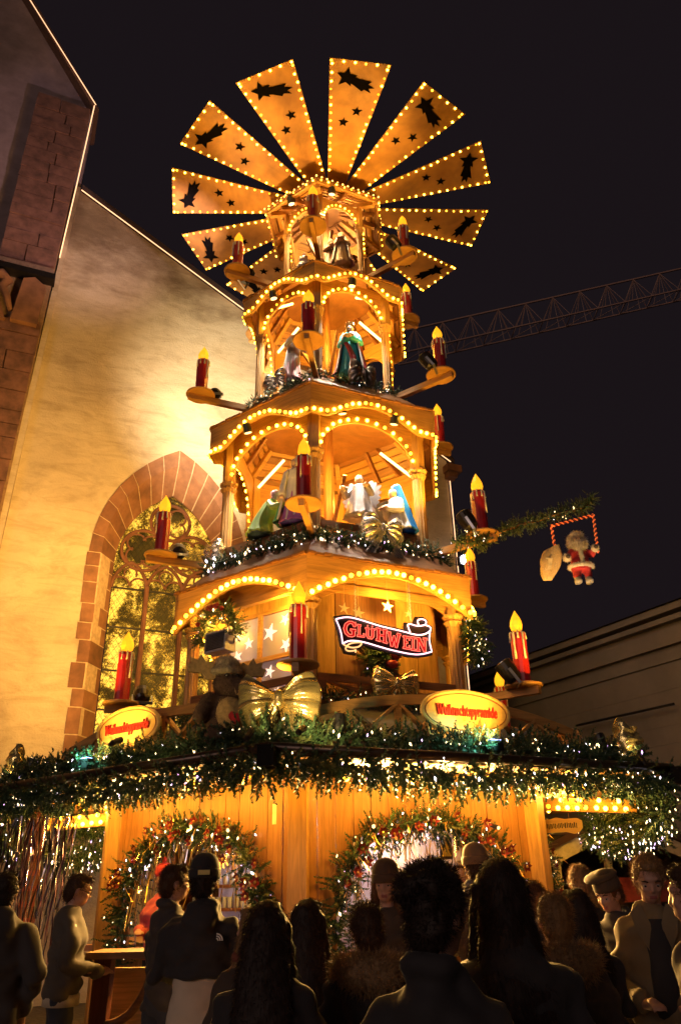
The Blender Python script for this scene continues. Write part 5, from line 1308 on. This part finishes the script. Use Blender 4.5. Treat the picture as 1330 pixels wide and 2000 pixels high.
    if collar == 'lapel':
        for sd in (-1, 1):
            b = MB(); b.add([(sd * .03, .13, 1.22), (sd * .11, .135, 1.36), (sd * .125, .10, 1.45), (sd * .07, .09, 1.49), (sd * .03, .115, 1.40), (sd * .03, .145, 1.215), (sd * .11, .15, 1.355), (sd * .13, .115, 1.455), (sd * .07, .105, 1.50), (sd * .03, .13, 1.40)],
                  [(5, 6, 7, 8, 9), (0, 1, 6, 5), (1, 2, 7, 6), (2, 3, 8, 7), (3, 4, 9, 8), (4, 0, 5, 9)]); obj('lapel', b, top, o, R0)
    # hair
    kind, hm = hair; hm = hm or HB
    if kind:
        mb = MB(); mb.ball((0, -.020, 1.668), (.088, .098, .100), 0, None, 18, 12); mb.ball((0, -.05, 1.61), (.078, .062, .085), 0, None, 14, 10); mb.ball((0, .045, 1.735), (.062, .045, .030))
        if kind == 'curly':
            r = random.Random(3)
            for i in range(46):
                a, b_ = r.uniform(0, 2 * pi), r.uniform(-.15, 1.4); mb.ball((.090 * cos(a) * cos(b_), -.022 + .10 * sin(a) * cos(b_) - .01, 1.68 + .095 * sin(b_)), r.uniform(.018, .032), 0, None, 8, 6)
        H2 = MB()
        H2.add(np.concatenate(mb.v), mb.f, 0, HM)
        if kind in ('long', 'longest'):
            zl = 1.02 if kind == 'longest' else 1.20
            q = [hv((0, -.03, 1.70)), hv((0, -.05, 1.60)), (0, -.075, 1.47), (0, -.115, 1.36), (0, -.135, 1.22), (0, -.14, zl)]
            H2.loft([(q[0][0], q[0][1], q[0][2], .085, .085), (q[1][0], q[1][1], q[1][2], .098, .085), (0, q[2][1], q[2][2], .118, .075), (0, q[3][1], q[3][2], .128, .055), (0, q[4][1], q[4][2], .125, .045), (0, q[5][1], q[5][2], .085, .03)], 20)
            for sd in (-1, 1): H2.capsule(hv((sd * .078, .0, 1.66)), (sd * .105, .01, 1.40), .030, .034); H2.capsule((sd * .105, .01, 1.40), (sd * .10, .05, 1.24), .034, .022)
        fm = fuse('hair', H2, hm, .0115, 1, (.005, 42), seed + 5)
        add_fuzz(fm, {'short': 3200, 'curly': 6000}.get(kind, 5200), .028 if kind != 'curly' else .024, .0011, 0, seed + 3, .25 if kind == 'short' else (.1 if kind == 'curly' else .9))
        link('hair', fm, o, R0)
    if hat == 'beanie' or hat == 'cap' or (isinstance(hat, tuple)):
        hmat = hat[1] if isinstance(hat, tuple) else C_BLACK; hk = hat[0] if isinstance(hat, tuple) else hat
        mb = MB(); mb.lathe([(.096, 0), (.099, .03), (.097, .06), (.088, .10), (.066, .135), (.03, .152), (.004, .156)], 24, 0, HM @ T((0, -.008, 1.672)) @ SC(1.0, 1.14, .9))
        if hk == 'beanie': mb.lathe([(.100, -.005), (.105, .005), (.105, .045), (.100, .055)], 24, 0, HM @ T((0, -.008, 1.655)) @ SC(1, 1.14, 1))
        if hk == 'beret': mb.ball((.02, 0, 1.765), (.125, .135, .035), 0, HM, 20, 8)
        obj('hat', mb, hmat, o, R0, True)
        if hk == 'pom': 
            b = MB(); b.ball((0, -.01, 1.84), .035, 0, HM); obj('pompom', b, hmat, o, R0, True)
    return o
PI = pi
# ------------------------------------------------------------------ people; yaw 0 looks towards the stall, pi looks at the camera
cap = person(-.95, 5.6, 1.77, .12, 'man in black cap and black jacket with pale trousers seen from behind', ('short', HD), C_BLACK, C_BEIGE, 'beanie', ('front', 'front'), .05, -.15, 1.09, 'hood', bulk=1.12)
R0 = cap.matrix_basis; hm_ = R0
b = MB(); b.box((.02, -.128, 1.688), (.075, .012, .028)); obj('cap_label', b, plain('cap_label', (.55, .42, .12), .6), cap, R0 @ T((0, 0, 1.52)) @ RZ(-.15) @ T((0, 0, -1.52)))
b = MB()
for k in range(3): b.tube([(.10 + (.012 + .013 * k) * cos(t * PI / 16), -.142, 1.30 + (.012 + .013 * k) * sin(t * PI / 16)) for t in range(9)], .0045, 5)
obj('shoulder_logo', b, plain('logo_white', (.8, .78, .74), .5), cap, R0)
person(-1.32, 6.4, 1.77, -.75, 'bearded brown-haired man in dark jacket turned to the counter beside the man in the cap', ('short', HB), C_DARK, C_JEAN, None, ('front', 'down'), .1, -.35, .82, 'stand', eyes=True)
S_RUST = cloth('scarf_rust', (.22, .06, .03)); S_GREY = cloth('scarf_grey', (.20, .18, .17)); S_OCH = cloth('scarf_ochre', (.32, .19, .06))
person(-.52, 4.7, 1.50, .5, 'woman with fair wavy hair in the light of the counter behind a dark-haired woman', ('longest', HF), C_BROWN, C_JEAN, None, ('front', 'front'), 0, .5, .7, ('scarf', S_RUST))
person(-.32, 3.4, 1.545, -.05, 'woman with very long straight dark hair and dark coat seen from behind', ('longest', HD), C_BLACK, C_BLACK, None, ('front', 'front'), 0, 0, .55, bulk=1.05)
person(-.20, 4.3, 1.535, -.2, 'person with dark shoulder-length hair standing just behind the long-haired woman', ('long', HD), C_BLACK, C_BLACK, None, ('front', 'front'), .05, -.2, .6)
person(.27, 6.0, 1.73, PI - .5, 'woman in brown knit hat looking back over the crowd towards the square', ('longest', HG), C_BROWN, C_JEAN, ('beanie', cloth('knit_brown', (.10, .05, .025))), ('front', 'front'), .08, .25, .6, 'stand', True, eyes=True)
person(.08, 4.0, 1.52, .1, 'short-haired person in dark coat with a thick pale fur collar', ('short', HB), C_BLACK, C_BLACK, None, ('front', 'front'), .1, .15, .6, 'fur', bulk=1.1)
person(.245, 2.5, 1.62, -.28, 'young man with bushy dark hair and black jacket seen close from behind', ('curly', HD), C_BLACK, C_BLACK, None, ('pocket', 'pocket'), .12, -.38, .8, 'stand', bulk=1.0)
person(.53, 3.0, 1.665, .05, 'tall person with long dark hair over a black coat beside the bushy-haired man', ('longest', HD), C_BLACK, C_BLACK, None, ('front', 'front'), 0, 0, .5, 'hood', bulk=1.15)
person(1.02, 6.7, 1.85, .15, 'man in pale brown knit hat standing tall behind the long-haired person', ('short', HB), C_BROWN, C_JEAN, ('beanie', cloth('knit_tan', (.26, .15, .07))), ('front', 'front'), .05, 0, .8, ('scarf', S_GREY))
person(1.12, 5.2, 1.60, .2, 'person with light brown hair below the end of the square-side counter', ('short', HG), C_DARK, C_JEAN, None, ('front', 'front'), .1, 0, .8, ('scarf', S_GREY))
person(.95, 4.0, 1.545, .05, 'fair short-haired person in dark coat with brown fur collar', ('short', HF), C_BLACK, C_BLACK, None, ('front', 'front'), .1, 0, .6, 'fur', bulk=1.12)
person(1.27, 4.8, 1.555, .1, 'woman with dark hair past her shoulders beside the fur-collared fair person', ('longest', HD), C_DARK, C_BLACK, None, ('front', 'front'), .05, .1, .6)
person(1.80, 6.6, 1.715, .0, 'fair-haired person near the hanging amber sign, seen from behind', ('short', HF), C_BROWN, C_JEAN, None, ('front', 'front'), .05, -.2, .8, ('scarf', S_OCH))
person(1.85, 6.0, 1.64, 1.9, 'person in a dark flat beret with bowed head beside the man in the tan jacket', ('short', HG), C_DARK, C_JEAN, ('beret', C_BROWN), ('front', 'front'), .35, .3, .8, 'stand', True)
mr = person(1.76, 5.0, 1.735, PI - .30, 'fair man in open tan jacket with wide collar looking down at his hand', ('short', HF), C_TAN, C_DARK, None, ('hold', 'hold'), .42, .1, .80, 'lapel', True, bulk=1.02)
b = MB(); b.loft([(0, .115, .90, .075, .04), (0, .125, 1.1, .075, .035), (0, .13, 1.28, .07, .03), (0, .095, 1.42, .05, .03)], 14); obj('dark_shirt', b, C_BLACK, mr, mr.matrix_basis, True)
person(1.50, 3.7, 1.645, .9, 'person in dark patterned sleeve cut off by the edge of the picture', ('short', HB), cloth('cloth_pattern', (.09, .065, .045)), C_BLACK, None, ('hold', 'hold'), .1, .2, .7)
gl_ = person(-2.32, 7.2, 1.745, -1.15, 'man with glasses in grey patterned sweater standing beyond the ribbed red post', ('short', HB), C_GREY, C_JEAN, None, ('hold', 'hold'), .3, -.1, .86, None, True)
R0 = gl_.matrix_basis @ T((0, 0, 1.52)) @ RZ(-.1) @ RX(-.3) @ T((0, 0, -1.52))
b = MB()
for sd in (-1, 1):
    b.tube([(sd * .035 + .024 * cos(t * PI / 6), .108, 1.636 + .018 * sin(t * PI / 6)) for t in range(12)], .0025, 5, closed=True); b.tube([(sd * .058, .106, 1.64), (sd * .082, 0, 1.645)], .0025, 5)
b.tube([(-.012, .112, 1.64), (.012, .112, 1.64)], .0025, 5); obj('glasses', b, BLACK, gl_, R0)
b = MB(); b.loft([(0, 0, .80, .20, .145), (0, 0, .88, .195, .14)], 22); obj('shirt_hem', b, C_CREAM, gl_, gl_.matrix_basis, True)
person(-2.42, 6.0, 1.73, .1, 'person in dark grey coat in the shade left of the ribbed red post', ('short', HD), C_DARK, C_BLACK, None, ('pocket', 'pocket'), .05, 0, .7, 'hood', bulk=1.1)
person(1.05, 9.55, 1.62, PI, 'dark-haired server inside the square-side counter', ('short', HD), C_DARK, C_BLACK, None, ('front', 'front'), .2, .2, .8, group='servers in the stall', base=.30)
person(1.30, 9.45, 1.66, PI - .3, 'second server with dark hair inside the square-side counter, head turned aside', ('short', HB), C_BROWN, C_BLACK, None, ('front', 'front'), .2, -.5, .8, group='servers in the stall', base=.30)
person(-2.02, 9.3, 1.66, PI - .4, 'server in pink sweater and red hat inside the church-side counter', ('short', HD), C_PINK, C_BLACK, ('pom', cloth('hat_red', (.5, .03, .04))), ('hold', 'front'), .15, 0, .85, group='servers in the stall', base=.30)
# bar table at the church side
tb = empty('standing_table', (-1.95, 7.5, G), 'tall wooden bar table with a curved brace near the church-side counter', 'table')
b = MB(); b.box((-1.87, 7.5, 1.245), (.62, .5, .05)); obj('table_top', b, STAINH, tb)
b = MB(); b.box((-2.08, 7.5, .67), (.14, .14, 1.10)); obj('leg', b, REDW, tb)
b = MB(); b.tube([(-2.02 + .36 * sin(t * PI / 16), 7.45, .74 + .46 * (1 - cos(t * PI / 16))) for t in range(9)], .035, 8); obj('curved_brace', b, STAINH, tb, I4, True)
pn = MB(); pn.box((-1.75, 7.78, .62), (.62, .04, 1.0)); obj('panel', pn, PALEW, tb)  # pale board in place of the stall's lit lower wall
# tinsel curtain at the church-side end
tc = empty('tinsel_curtain', (-3.2, 8.2, 2.4), 'dark tinsel strands hanging from the eave at the church end of the stall', 'tinsel curtain')
mb = MB(); r = random.Random(8)
for i in range(90):
    x = r.uniform(-3.55, -2.75); y = 8.35 + r.uniform(-.2, .35); L = r.uniform(.5, 1.5); zt_ = 2.42; w_ = r.uniform(.004, .010); v = []
    ph_ = r.uniform(0, 6)
    for k in range(9):
        z_ = zt_ - L * k / 8; xx = x + .02 * sin(k + ph_) - .06 * k / 8; a = k * .9 + ph_
        v += [(xx - w_ * cos(a), y - w_ * sin(a), z_), (xx + w_ * cos(a), y + w_ * sin(a), z_)]
    mb.add(v, [(2 * k, 2 * k + 1, 2 * k + 3, 2 * k + 2) for k in range(8)], r.choice([0, 0, 0, 1, 1, 1, 2]))
q = obj('strand', mb, [plain('plum_foil', (.05, .012, .022), .35, .5), plain('dark_foil', (.03, .025, .025), .3, .6), WTIN], tc); q['kind'] = 'stuff'

# ------------------------------------------------------------------ carved figures on the storeys
def fig_mat(n, c): return plain('paint_' + n, c, .45, 0, .12, 8, .05)
P_WHITE = fig_mat('white', (.80, .76, .70)); P_PURPLE = fig_mat('purple', (.52, .16, .50)); P_GREEN = fig_mat('green', (.10, .42, .22)); P_OLIVE = fig_mat('olive', (.30, .42, .10)); P_BLUE = fig_mat('blue', (.03, .26, .80)); P_RED = fig_mat('red', (.42, .03, .05)); P_CYAN = fig_mat('cyan', (.05, .48, .56)); P_FACE = fig_mat('face', (.72, .48, .34)); P_HAIR = fig_mat('hair', (.10, .05, .03)); P_SILV = plain('paint_silver', (.62, .54, .52), .3, .75, .2, 12, .3); P_ROSE = fig_mat('rose', (.70, .34, .36)); P_BEIGE = fig_mat('beige', (.62, .46, .26)); P_GOLD = plain('paint_gold', (.8, .55, .2), .3, .9)
def robe(h, w0, w1, lean=0.0, k=9, amp=.08, n=36, m=18, seed=1, open_=0.0):
    r = random.Random(seed); ph = r.uniform(0, 6); v = []
    for i in range(m + 1):
        t = i / m; w = w0 + (w1 - w0) * (t ** .8)
        for j in range(n):
            a = 2 * PI * j / n; q = w * (1 + amp * (1 - t * .7) * sin(k * a + ph + 1.5 * t) + amp * .5 * sin((k + 4) * a + 2 * ph))
            v.append((q * cos(a), q * .78 * sin(a) - lean * t * t, h * t))
    f = [(i * n + j, i * n + (j + 1) % n, (i + 1) * n + (j + 1) % n, (i + 1) * n + j) for i in range(m) for j in range(n)]
    f += [tuple(range(n - 1, -1, -1)), tuple(range(m * n, m * n + n))]
    return MB().add(v, f)
def figure(M, label, h=1.0, robe_m=P_WHITE, cape=None, skirt=None, kneel=False, hood=None, crown=False, beard=False, wings=False, hair=P_HAIR, arms='fold', bow_=0.0, sash=None):
    o = tag(link('carved_figure', None, None, M), label, 'figurine', 'painted wooden figures on the pyramid'); o.empty_display_size = .1
    L = .70 if not kneel else .42; s = h
    K = M @ SC(s, s, s)                               # faces -y
    lean = bow_
    obj('robe', robe(L + .10, .19 if not kneel else .25, .10, lean, seed=len(label)), robe_m, o, K, True)
    if skirt: 
        obj('skirt', robe(L * .62, .215, .125, lean * .3, 11, .09, seed=3), skirt, o, K, True)
    top = L + .06
    up = MB(); up.loft([(0, -lean * .75, L - .18, .11, .085), (0, -lean * .9, L - .02, .125, .09), (0, -lean, top + .02, .10, .07), (0, -lean * 1.05, top + .06, .045, .045)], 18); obj('torso', up, robe_m, o, K, True)
    hz = top + .13; hy = -lean * 1.25 - .01
    hb = MB(); hb.ball((0, hy, hz), (.062, .070, .085), 0, None, 16, 12); hb.capsule((0, hy - .064, hz + .01), (0, hy - .078, hz - .012), .008, .011, 6); hb.capsule((0, hy * .9, top + .03), (0, hy, hz - .04), .038, .035, 10)
    for sd in (-1, 1): hb.ball((sd * .024, hy - .058, hz + .012), (.011, .008, .007)); hb.ball((sd * .062, hy, hz), (.008, .015, .02))
    obj('head', fuse('head', hb, P_FACE, .006, 1), None or [], o, K) if False else link('head', fuse('head', hb, P_FACE, .0065, 1), o, K)
    if hood: 
        b = robe(L + .34 - (.0 if not kneel else .0), .25 if kneel else .22, .075, lean * 1.05, 7, .07, seed=5); obj('cloak', b.add([], []), hood, o, K @ T((0, .045, 0)), True)
    elif hair:
        b = MB(); b.ball((0, hy + .016, hz + .018), (.070, .072, .080), 0, None, 14, 10); b.ball((0, hy + .045, hz - .05), (.06, .035, .07)); link('hair', fuse('hair', b, hair, .009, 1), o, K)
    if beard: b = MB(); b.ball((0, hy - .050, hz - .055), (.042, .03, .055)); link('beard', fuse('beard', b, hair or P_HAIR, .007, 1, (.004, 60), 3), o, K)
    if crown:
        b = MB(); b.lathe([(.068, hz + .045), (.072, hz + .08)], 16, 0, T((0, hy, 0)))
        for i in range(8): a = i * PI / 4; b.prism([(-.016, 0), (.016, 0), (0, .045)], -.004, .004, 0, T((.07 * sin(a), hy - .07 * cos(a), hz + .078)) @ RZ(a))
        obj('crown', b, P_GOLD, o, K)
    for sd in (-1, 1):
        b = MB(); sh_ = Vector((sd * .115, -lean, top - .02))
        if arms == 'fold': e = sh_ + Vector((sd * .05, -.03, -.17)); w = Vector((sd * .03, -lean - .16, top - .16))
        elif arms == 'raise': e = sh_ + Vector((sd * .14, -.03, -.04)); w = e + Vector((sd * .02, -.06, .16))
        elif arms == 'reach': e = sh_ + Vector((sd * .08, -.08, -.13)); w = e + Vector((-sd * .02, -.17, .02))
        else: e = sh_ + Vector((sd * .05, 0, -.18)); w = e + Vector((0, -.07, -.15))
        b.capsule(sh_, e, .048, .046); b.capsule(e, w, .046, .055); link('sleeve', fuse('sleeve', b, robe_m, .011, 1, (.004, 40), 7), o, K)
        b = MB(); hand(b, w * 1.0, (w - e).normalized(), sd); hm2 = b
        obj('hand', b, P_FACE, o, K, True)
    if cape:
        n = 20; v = []
        for i in range(15):
            t = i / 14; w = .27 - .15 * t ** .8
            for j in range(n + 1):
                a = -.75 + (PI + 1.5) * j / n; q = w * (1 + .07 * sin(8 * a + 2 * t)); v.append((q * cos(a) * 1.05, q * .8 * sin(a) * 1.0 + .01 - lean * t, top * t + .02))
        b = MB().add(v, [(i * (n + 1) + j, i * (n + 1) + j + 1, (i + 1) * (n + 1) + j + 1, (i + 1) * (n + 1) + j) for i in range(14) for j in range(n)]); obj('cape', b, cape, o, K, True)
        for sd in (0, n):
            b = MB(); b.tube([v[i * (n + 1) + sd] for i in range(15)], .018, 6); obj('cape_edge', b, P_WHITE, o, K, True)
    if sash: b = MB(); b.tube([(-.1, -.09 - lean, top - .1), (0, -.13 - lean * .8, L * .6), (.06, -.16, L * .3), (.05, -.17, .05)], [.03, .04, .05, .04], 8); obj('sash', b, sash, o, K, True)
    if wings:
        for sd in (-1, 1):
            for q in range(7):
                b = MB(); a = 1.05 - q * .22; L_ = .31 - .03 * abs(q - 2); p0 = Vector((sd * .05, .10, top - .04 - q * .03)); d = Vector((sd * cos(a), .12, sin(a))); u = Vector((-sd * sin(a), 0, cos(a)))
                pts = [p0 - u * .02, p0 + d * L_ * .5 - u * .05, p0 + d * L_ * .9 - u * .03, p0 + d * L_, p0 + d * L_ * .9 + u * .03, p0 + d * L_ * .5 + u * .05, p0 + u * .02]
                b.add([tuple(p) for p in pts] + [tuple(p + Vector((0, .012, 0))) for p in pts], [tuple(range(7)), tuple(range(13, 6, -1))] + [((i + 1) % 7, i, i + 7, (i + 1) % 7 + 7) for i in range(7)]); obj('feather', b, P_SILV, o, K)
    return o
def at(x, y, z, yaw): return T((x, y, z)) @ RZ(yaw)
FL = 6.32
figure(at(-.64, 9.66, FL, -.1), 'standing robed figure in white and violet with a green cape on the second storey', 1.08, P_WHITE, P_GREEN, P_PURPLE, hair=P_BEIGE, arms='down')
figure(at(-1.16, 9.97, FL - .05, 1.25), 'kneeling shepherd in olive green on the second storey beside the column near the church', 1.02, P_OLIVE, None, P_WHITE, True, None, hair=P_ROSE, arms='reach', bow_=.18)
figure(at(.28, 9.76, FL + .12, -.25), 'silver winged angel with crossed arms on the second storey above a silver bow', .98, P_SILV, None, None, True, None, wings=True, arms='reach')
figure(at(.86, 10.02, FL - .02, -.9), 'kneeling figure in bright blue hooded cloak on the second storey', 1.0, P_WHITE, None, None, True, P_BLUE, arms='fold', bow_=.08)
figure(at(.22, 10.14, 9.20, -.15), 'crowned bearded king in red cloak and turquoise robe on the third storey', 1.06, P_CYAN, P_RED, None, crown=True, beard=True, arms='fold', sash=P_RED)
figure(at(-.76, 10.26, 9.20, .5), 'white robed figure with rose skirt on the third storey towards the church', .92, P_WHITE, None, P_ROSE, hair=P_BEIGE, arms='reach', bow_=.10)
figure(at(.12, 10.60, 12.05, -.1), 'golden brown shepherd holding a bundle on the topmost storey', .82, P_BEIGE, P_ROSE, None, hair=P_BEIGE, arms='fold', beard=True)
figure(at(-.08, 10.74, 12.05, .2), 'darker robed figure standing behind the shepherd on the topmost storey', .80, fig_mat('brown', (.30, .18, .10)), None, P_BEIGE, arms='fold')
figure(at(-.58, 10.62, 12.02, .4), 'small pale kneeling figure on the topmost storey towards the church', .52, P_WHITE, None, None, True, arms='fold')
# ------------------------------------------------------------------ doll on the trapeze, sack, plush moose
D = T((3.24, 9.62, 5.32))
D_RED = cloth('doll_red', (.42, .02, .025)); D_WHITE = hairmat('doll_white', (.72, .62, .48)); D_FACE = plain('doll_face', (.55, .33, .24), .5)
doll = tag(link('christmas_doll', None, None, D), 'red suited doll with bushy white hair and beard hanging from the rope light trapeze', 'doll')
b = MB(); b.loft([(0, 0, .18, .13, .10), (0, 0, .24, .145, .115), (0, 0, .34, .12, .10), (0, 0, .44, .11, .09), (0, 0, .50, .06, .06)], 20)
for sd, e, w in ((-1, (-.17, -.04, .36), (-.20, -.10, .34)), (1, (.17, -.02, .42), (.19, -.10, .46))): b.capsule((sd * .09, 0, .45), e, .055, .05); b.capsule(e, w, .05, .045)
b.capsule((-.065, 0, .2), (-.075, -.02, .10), .065, .055); b.capsule((.065, 0, .2), (.075, -.02, .10), .065, .055)
link('suit', fuse('suit', b, D_RED, .011, 1, (.004, 40), 2), doll, D)
b = MB(); b.tube([(.145 * cos(t * PI / 10), .115 * sin(t * PI / 10), .24) for t in range(20)], .030, 8, closed=True); b.capsule((0, -.105, .28), (0, -.085, .46), .028, .028)
for w in ((-.205, -.11, .335), (.195, -.11, .465)): b.ball(w, .055)
m_ = fuse('fur_trim', b, D_WHITE, .010, 1); add_fuzz(m_, 2600, .022, .0016, 0, 4); link('fur_trim', m_, doll, D)
b = MB(); b.ball((0, 0, .60), (.085, .085, .095), 0, None, 16, 12); b.ball((0, -.085, .595), (.018, .018, .016)); b.ball((.035, -.07, .60), .022); b.ball((-.035, -.07, .60), .022); link('head', fuse('head', b, D_FACE, .009, 1), doll, D)
for sd in (-1, 1): b = MB(); b.ball((sd * .028, -.082, .625), .009, 0, None, 8, 6); obj('eye', b, EYED, doll, D, True)
b = MB(); b.ball((0, .03, .63), (.115, .095, .115)); b.ball((-.085, -.01, .58), (.045, .06, .08)); b.ball((.085, -.01, .58), (.045, .06, .08)); b.ball((0, -.075, .52), (.075, .05, .075)); b.ball((0, -.04, .70), (.08, .05, .04)); b.tube([(-.09, -.08, .56), (-.03, -.10, .575), (0, -.1, .57), (.03, -.10, .575), (.09, -.08, .56)], [.01, .022, .02, .022, .01], 8)
m_ = fuse('hair_and_beard', b, D_WHITE, .010, 1); add_fuzz(m_, 5200, .04, .0016, 0, 9, .3); link('hair_and_beard', m_, doll, D)
for sd in (-1, 1):
    b = MB(); b.loft([(sd * .075, -.03, .0, .045, .075), (sd * .075, -.03, .03, .05, .08), (sd * .075, -.015, .07, .045, .055), (sd * .075, -.01, .11, .055, .055)], 14); obj('boot', b, plain('boot_grey', (.30, .27, .24), .35), doll, D, True)
    b = MB(); b.ball((sd * .202 if sd < 0 else .196, -.15, .335 if sd < 0 else .47), (.03, .03, .03)); obj('mitten', b, C_BROWN, doll, D, True)
SK = T((2.80, 9.62, 5.38)) @ SC(.72, .8, .95)
sack = tag(link('sack', None, None, SK), 'small open burlap sack hanging at the lower end of the rope light trapeze', 'sack')
b = MB(); n = 20; v = []
for i in range(11):
    t = i / 10; w = .05 + .15 * sin(PI * min(1, t * .75 + .05)) 
    for j in range(n): a = 2 * PI * j / n; q = w * (1 + .13 * sin(3 * a + 4 * t) + .06 * sin(7 * a + t * 5)); v.append((q * cos(a) - .05 + .17 * t, .45 * q * sin(a), .50 * t + .05 * cos(a) * t))
b.add(v, [(i * n + j, i * n + (j + 1) % n, (i + 1) * n + (j + 1) % n, (i + 1) * n + j) for i in range(10) for j in range(n)] + [tuple(range(n - 1, -1, -1))]); obj('sack_cloth', b, plain('burlap', (.56, .38, .17), .9, 0, .2, 40, .5), sack, SK, True)
b = MB(); b.add([(-.10, -.07, .12), (.02, -.10, .14), (.07, -.11, .30), (-.06, -.08, .32)], [(0, 1, 2, 3)]); b.add([(-.10, -.066, .12), (.02, -.096, .14), (.07, -.106, .30), (-.06, -.076, .32)], [(3, 2, 1, 0)]); obj('patch', b, plain('patch', (.7, .55, .30), .9), sack, SK)
MO = T((-1.22, 7.80, 3.00)) @ RZ(.35) @ SC(1.12, 1.12, 1.12)
moose = tag(link('plush_moose', None, None, MO), 'brown plush moose with pale fur cap and red heart beside the big gold bow', 'plush toy')
PL = plain('plush_brown', (.10, .055, .03), .95, 0, .4, 30, .6); PLT = plain('plush_tan', (.55, .36, .13), .95, 0, .25, 30, .6)
b = MB(); b.loft([(0, 0, 0, .20, .16), (0, 0, .10, .23, .19), (0, 0, .28, .20, .17), (0, 0, .42, .13, .12)], 18); b.capsule((-.15, -.05, .38), (-.24, -.14, .22), .075, .065); b.capsule((.15, -.05, .38), (.20, -.16, .24), .075, .065); b.capsule((-.1, -.1, .05), (-.14, -.30, .03), .085, .08); b.capsule((.1, -.1, .05), (.16, -.30, .03), .085, .08)
m_ = fuse('plush_body', b, PL, .014, 1); add_fuzz(m_, 3500, .02, .002, 0, 2); link('plush_body', m_, moose, MO)
b = MB(); b.ball((.03, -.13, .24), (.14, .09, .17)); m_ = fuse('belly', b, PLT, .014, 1); add_fuzz(m_, 900, .018, .002, 0, 3); link('belly', m_, moose, MO)
b = MB(); b.ball((0, -.03, .54), (.12, .12, .13)); b.capsule((.02, -.08, .52), (.10, -.20, .47), .10, .085); m_ = fuse('head', b, PL, .013, 1); add_fuzz(m_, 1800, .018, .002, 0, 5); link('head', m_, moose, MO)
b = MB(); b.ball((.11, -.22, .46), (.085, .06, .07)); obj('muzzle', b, PLT, moose, MO, True)
for sd in (-1, 1):
    b = MB(); b.ball((.03 + sd * .05, -.135, .60), .02, 0, None, 8, 6); obj('eye', b, EYED, moose, MO, True)
    b = MB(); an = [(0, 0), (.10, -.02), (.16, .03), (.27, .02), (.30, .08), (.26, .10), (.28, .16), (.21, .14), (.19, .20), (.13, .13), (.08, .16), (.03, .08)]
    b.prism([(sd * p[0], p[1]) for p in an], -.025, .025); obj('antler', b, PLT, moose, MO @ T((sd * .08, -.03, .58)) @ RY(-sd * .12))
b = MB(); b.ball((0, -.02, .70), (.125, .125, .11)); b.tube([(.125 * cos(t * PI / 9), -.02 + .125 * sin(t * PI / 9), .645) for t in range(18)], .035, 8, closed=True); m_ = fuse('fur_cap', b, hairmat('cap_fur', (.60, .48, .28)), .012, 1); add_fuzz(m_, 3200, .022, .0018, 0, 7); link('fur_cap', m_, moose, MO)
hp_ = [(.0, -.055), (.055, .0), (.062, .03), (.045, .055), (.02, .055), (0, .035), (-.02, .055), (-.045, .055), (-.062, .03), (-.055, 0)]
b = MB(); b.prism(hp_[::-1], -.03, .0); obj('heart', b, plain('heart_red', (.55, .02, .03), .5), moose, MO @ T((.06, -.215, .20)))
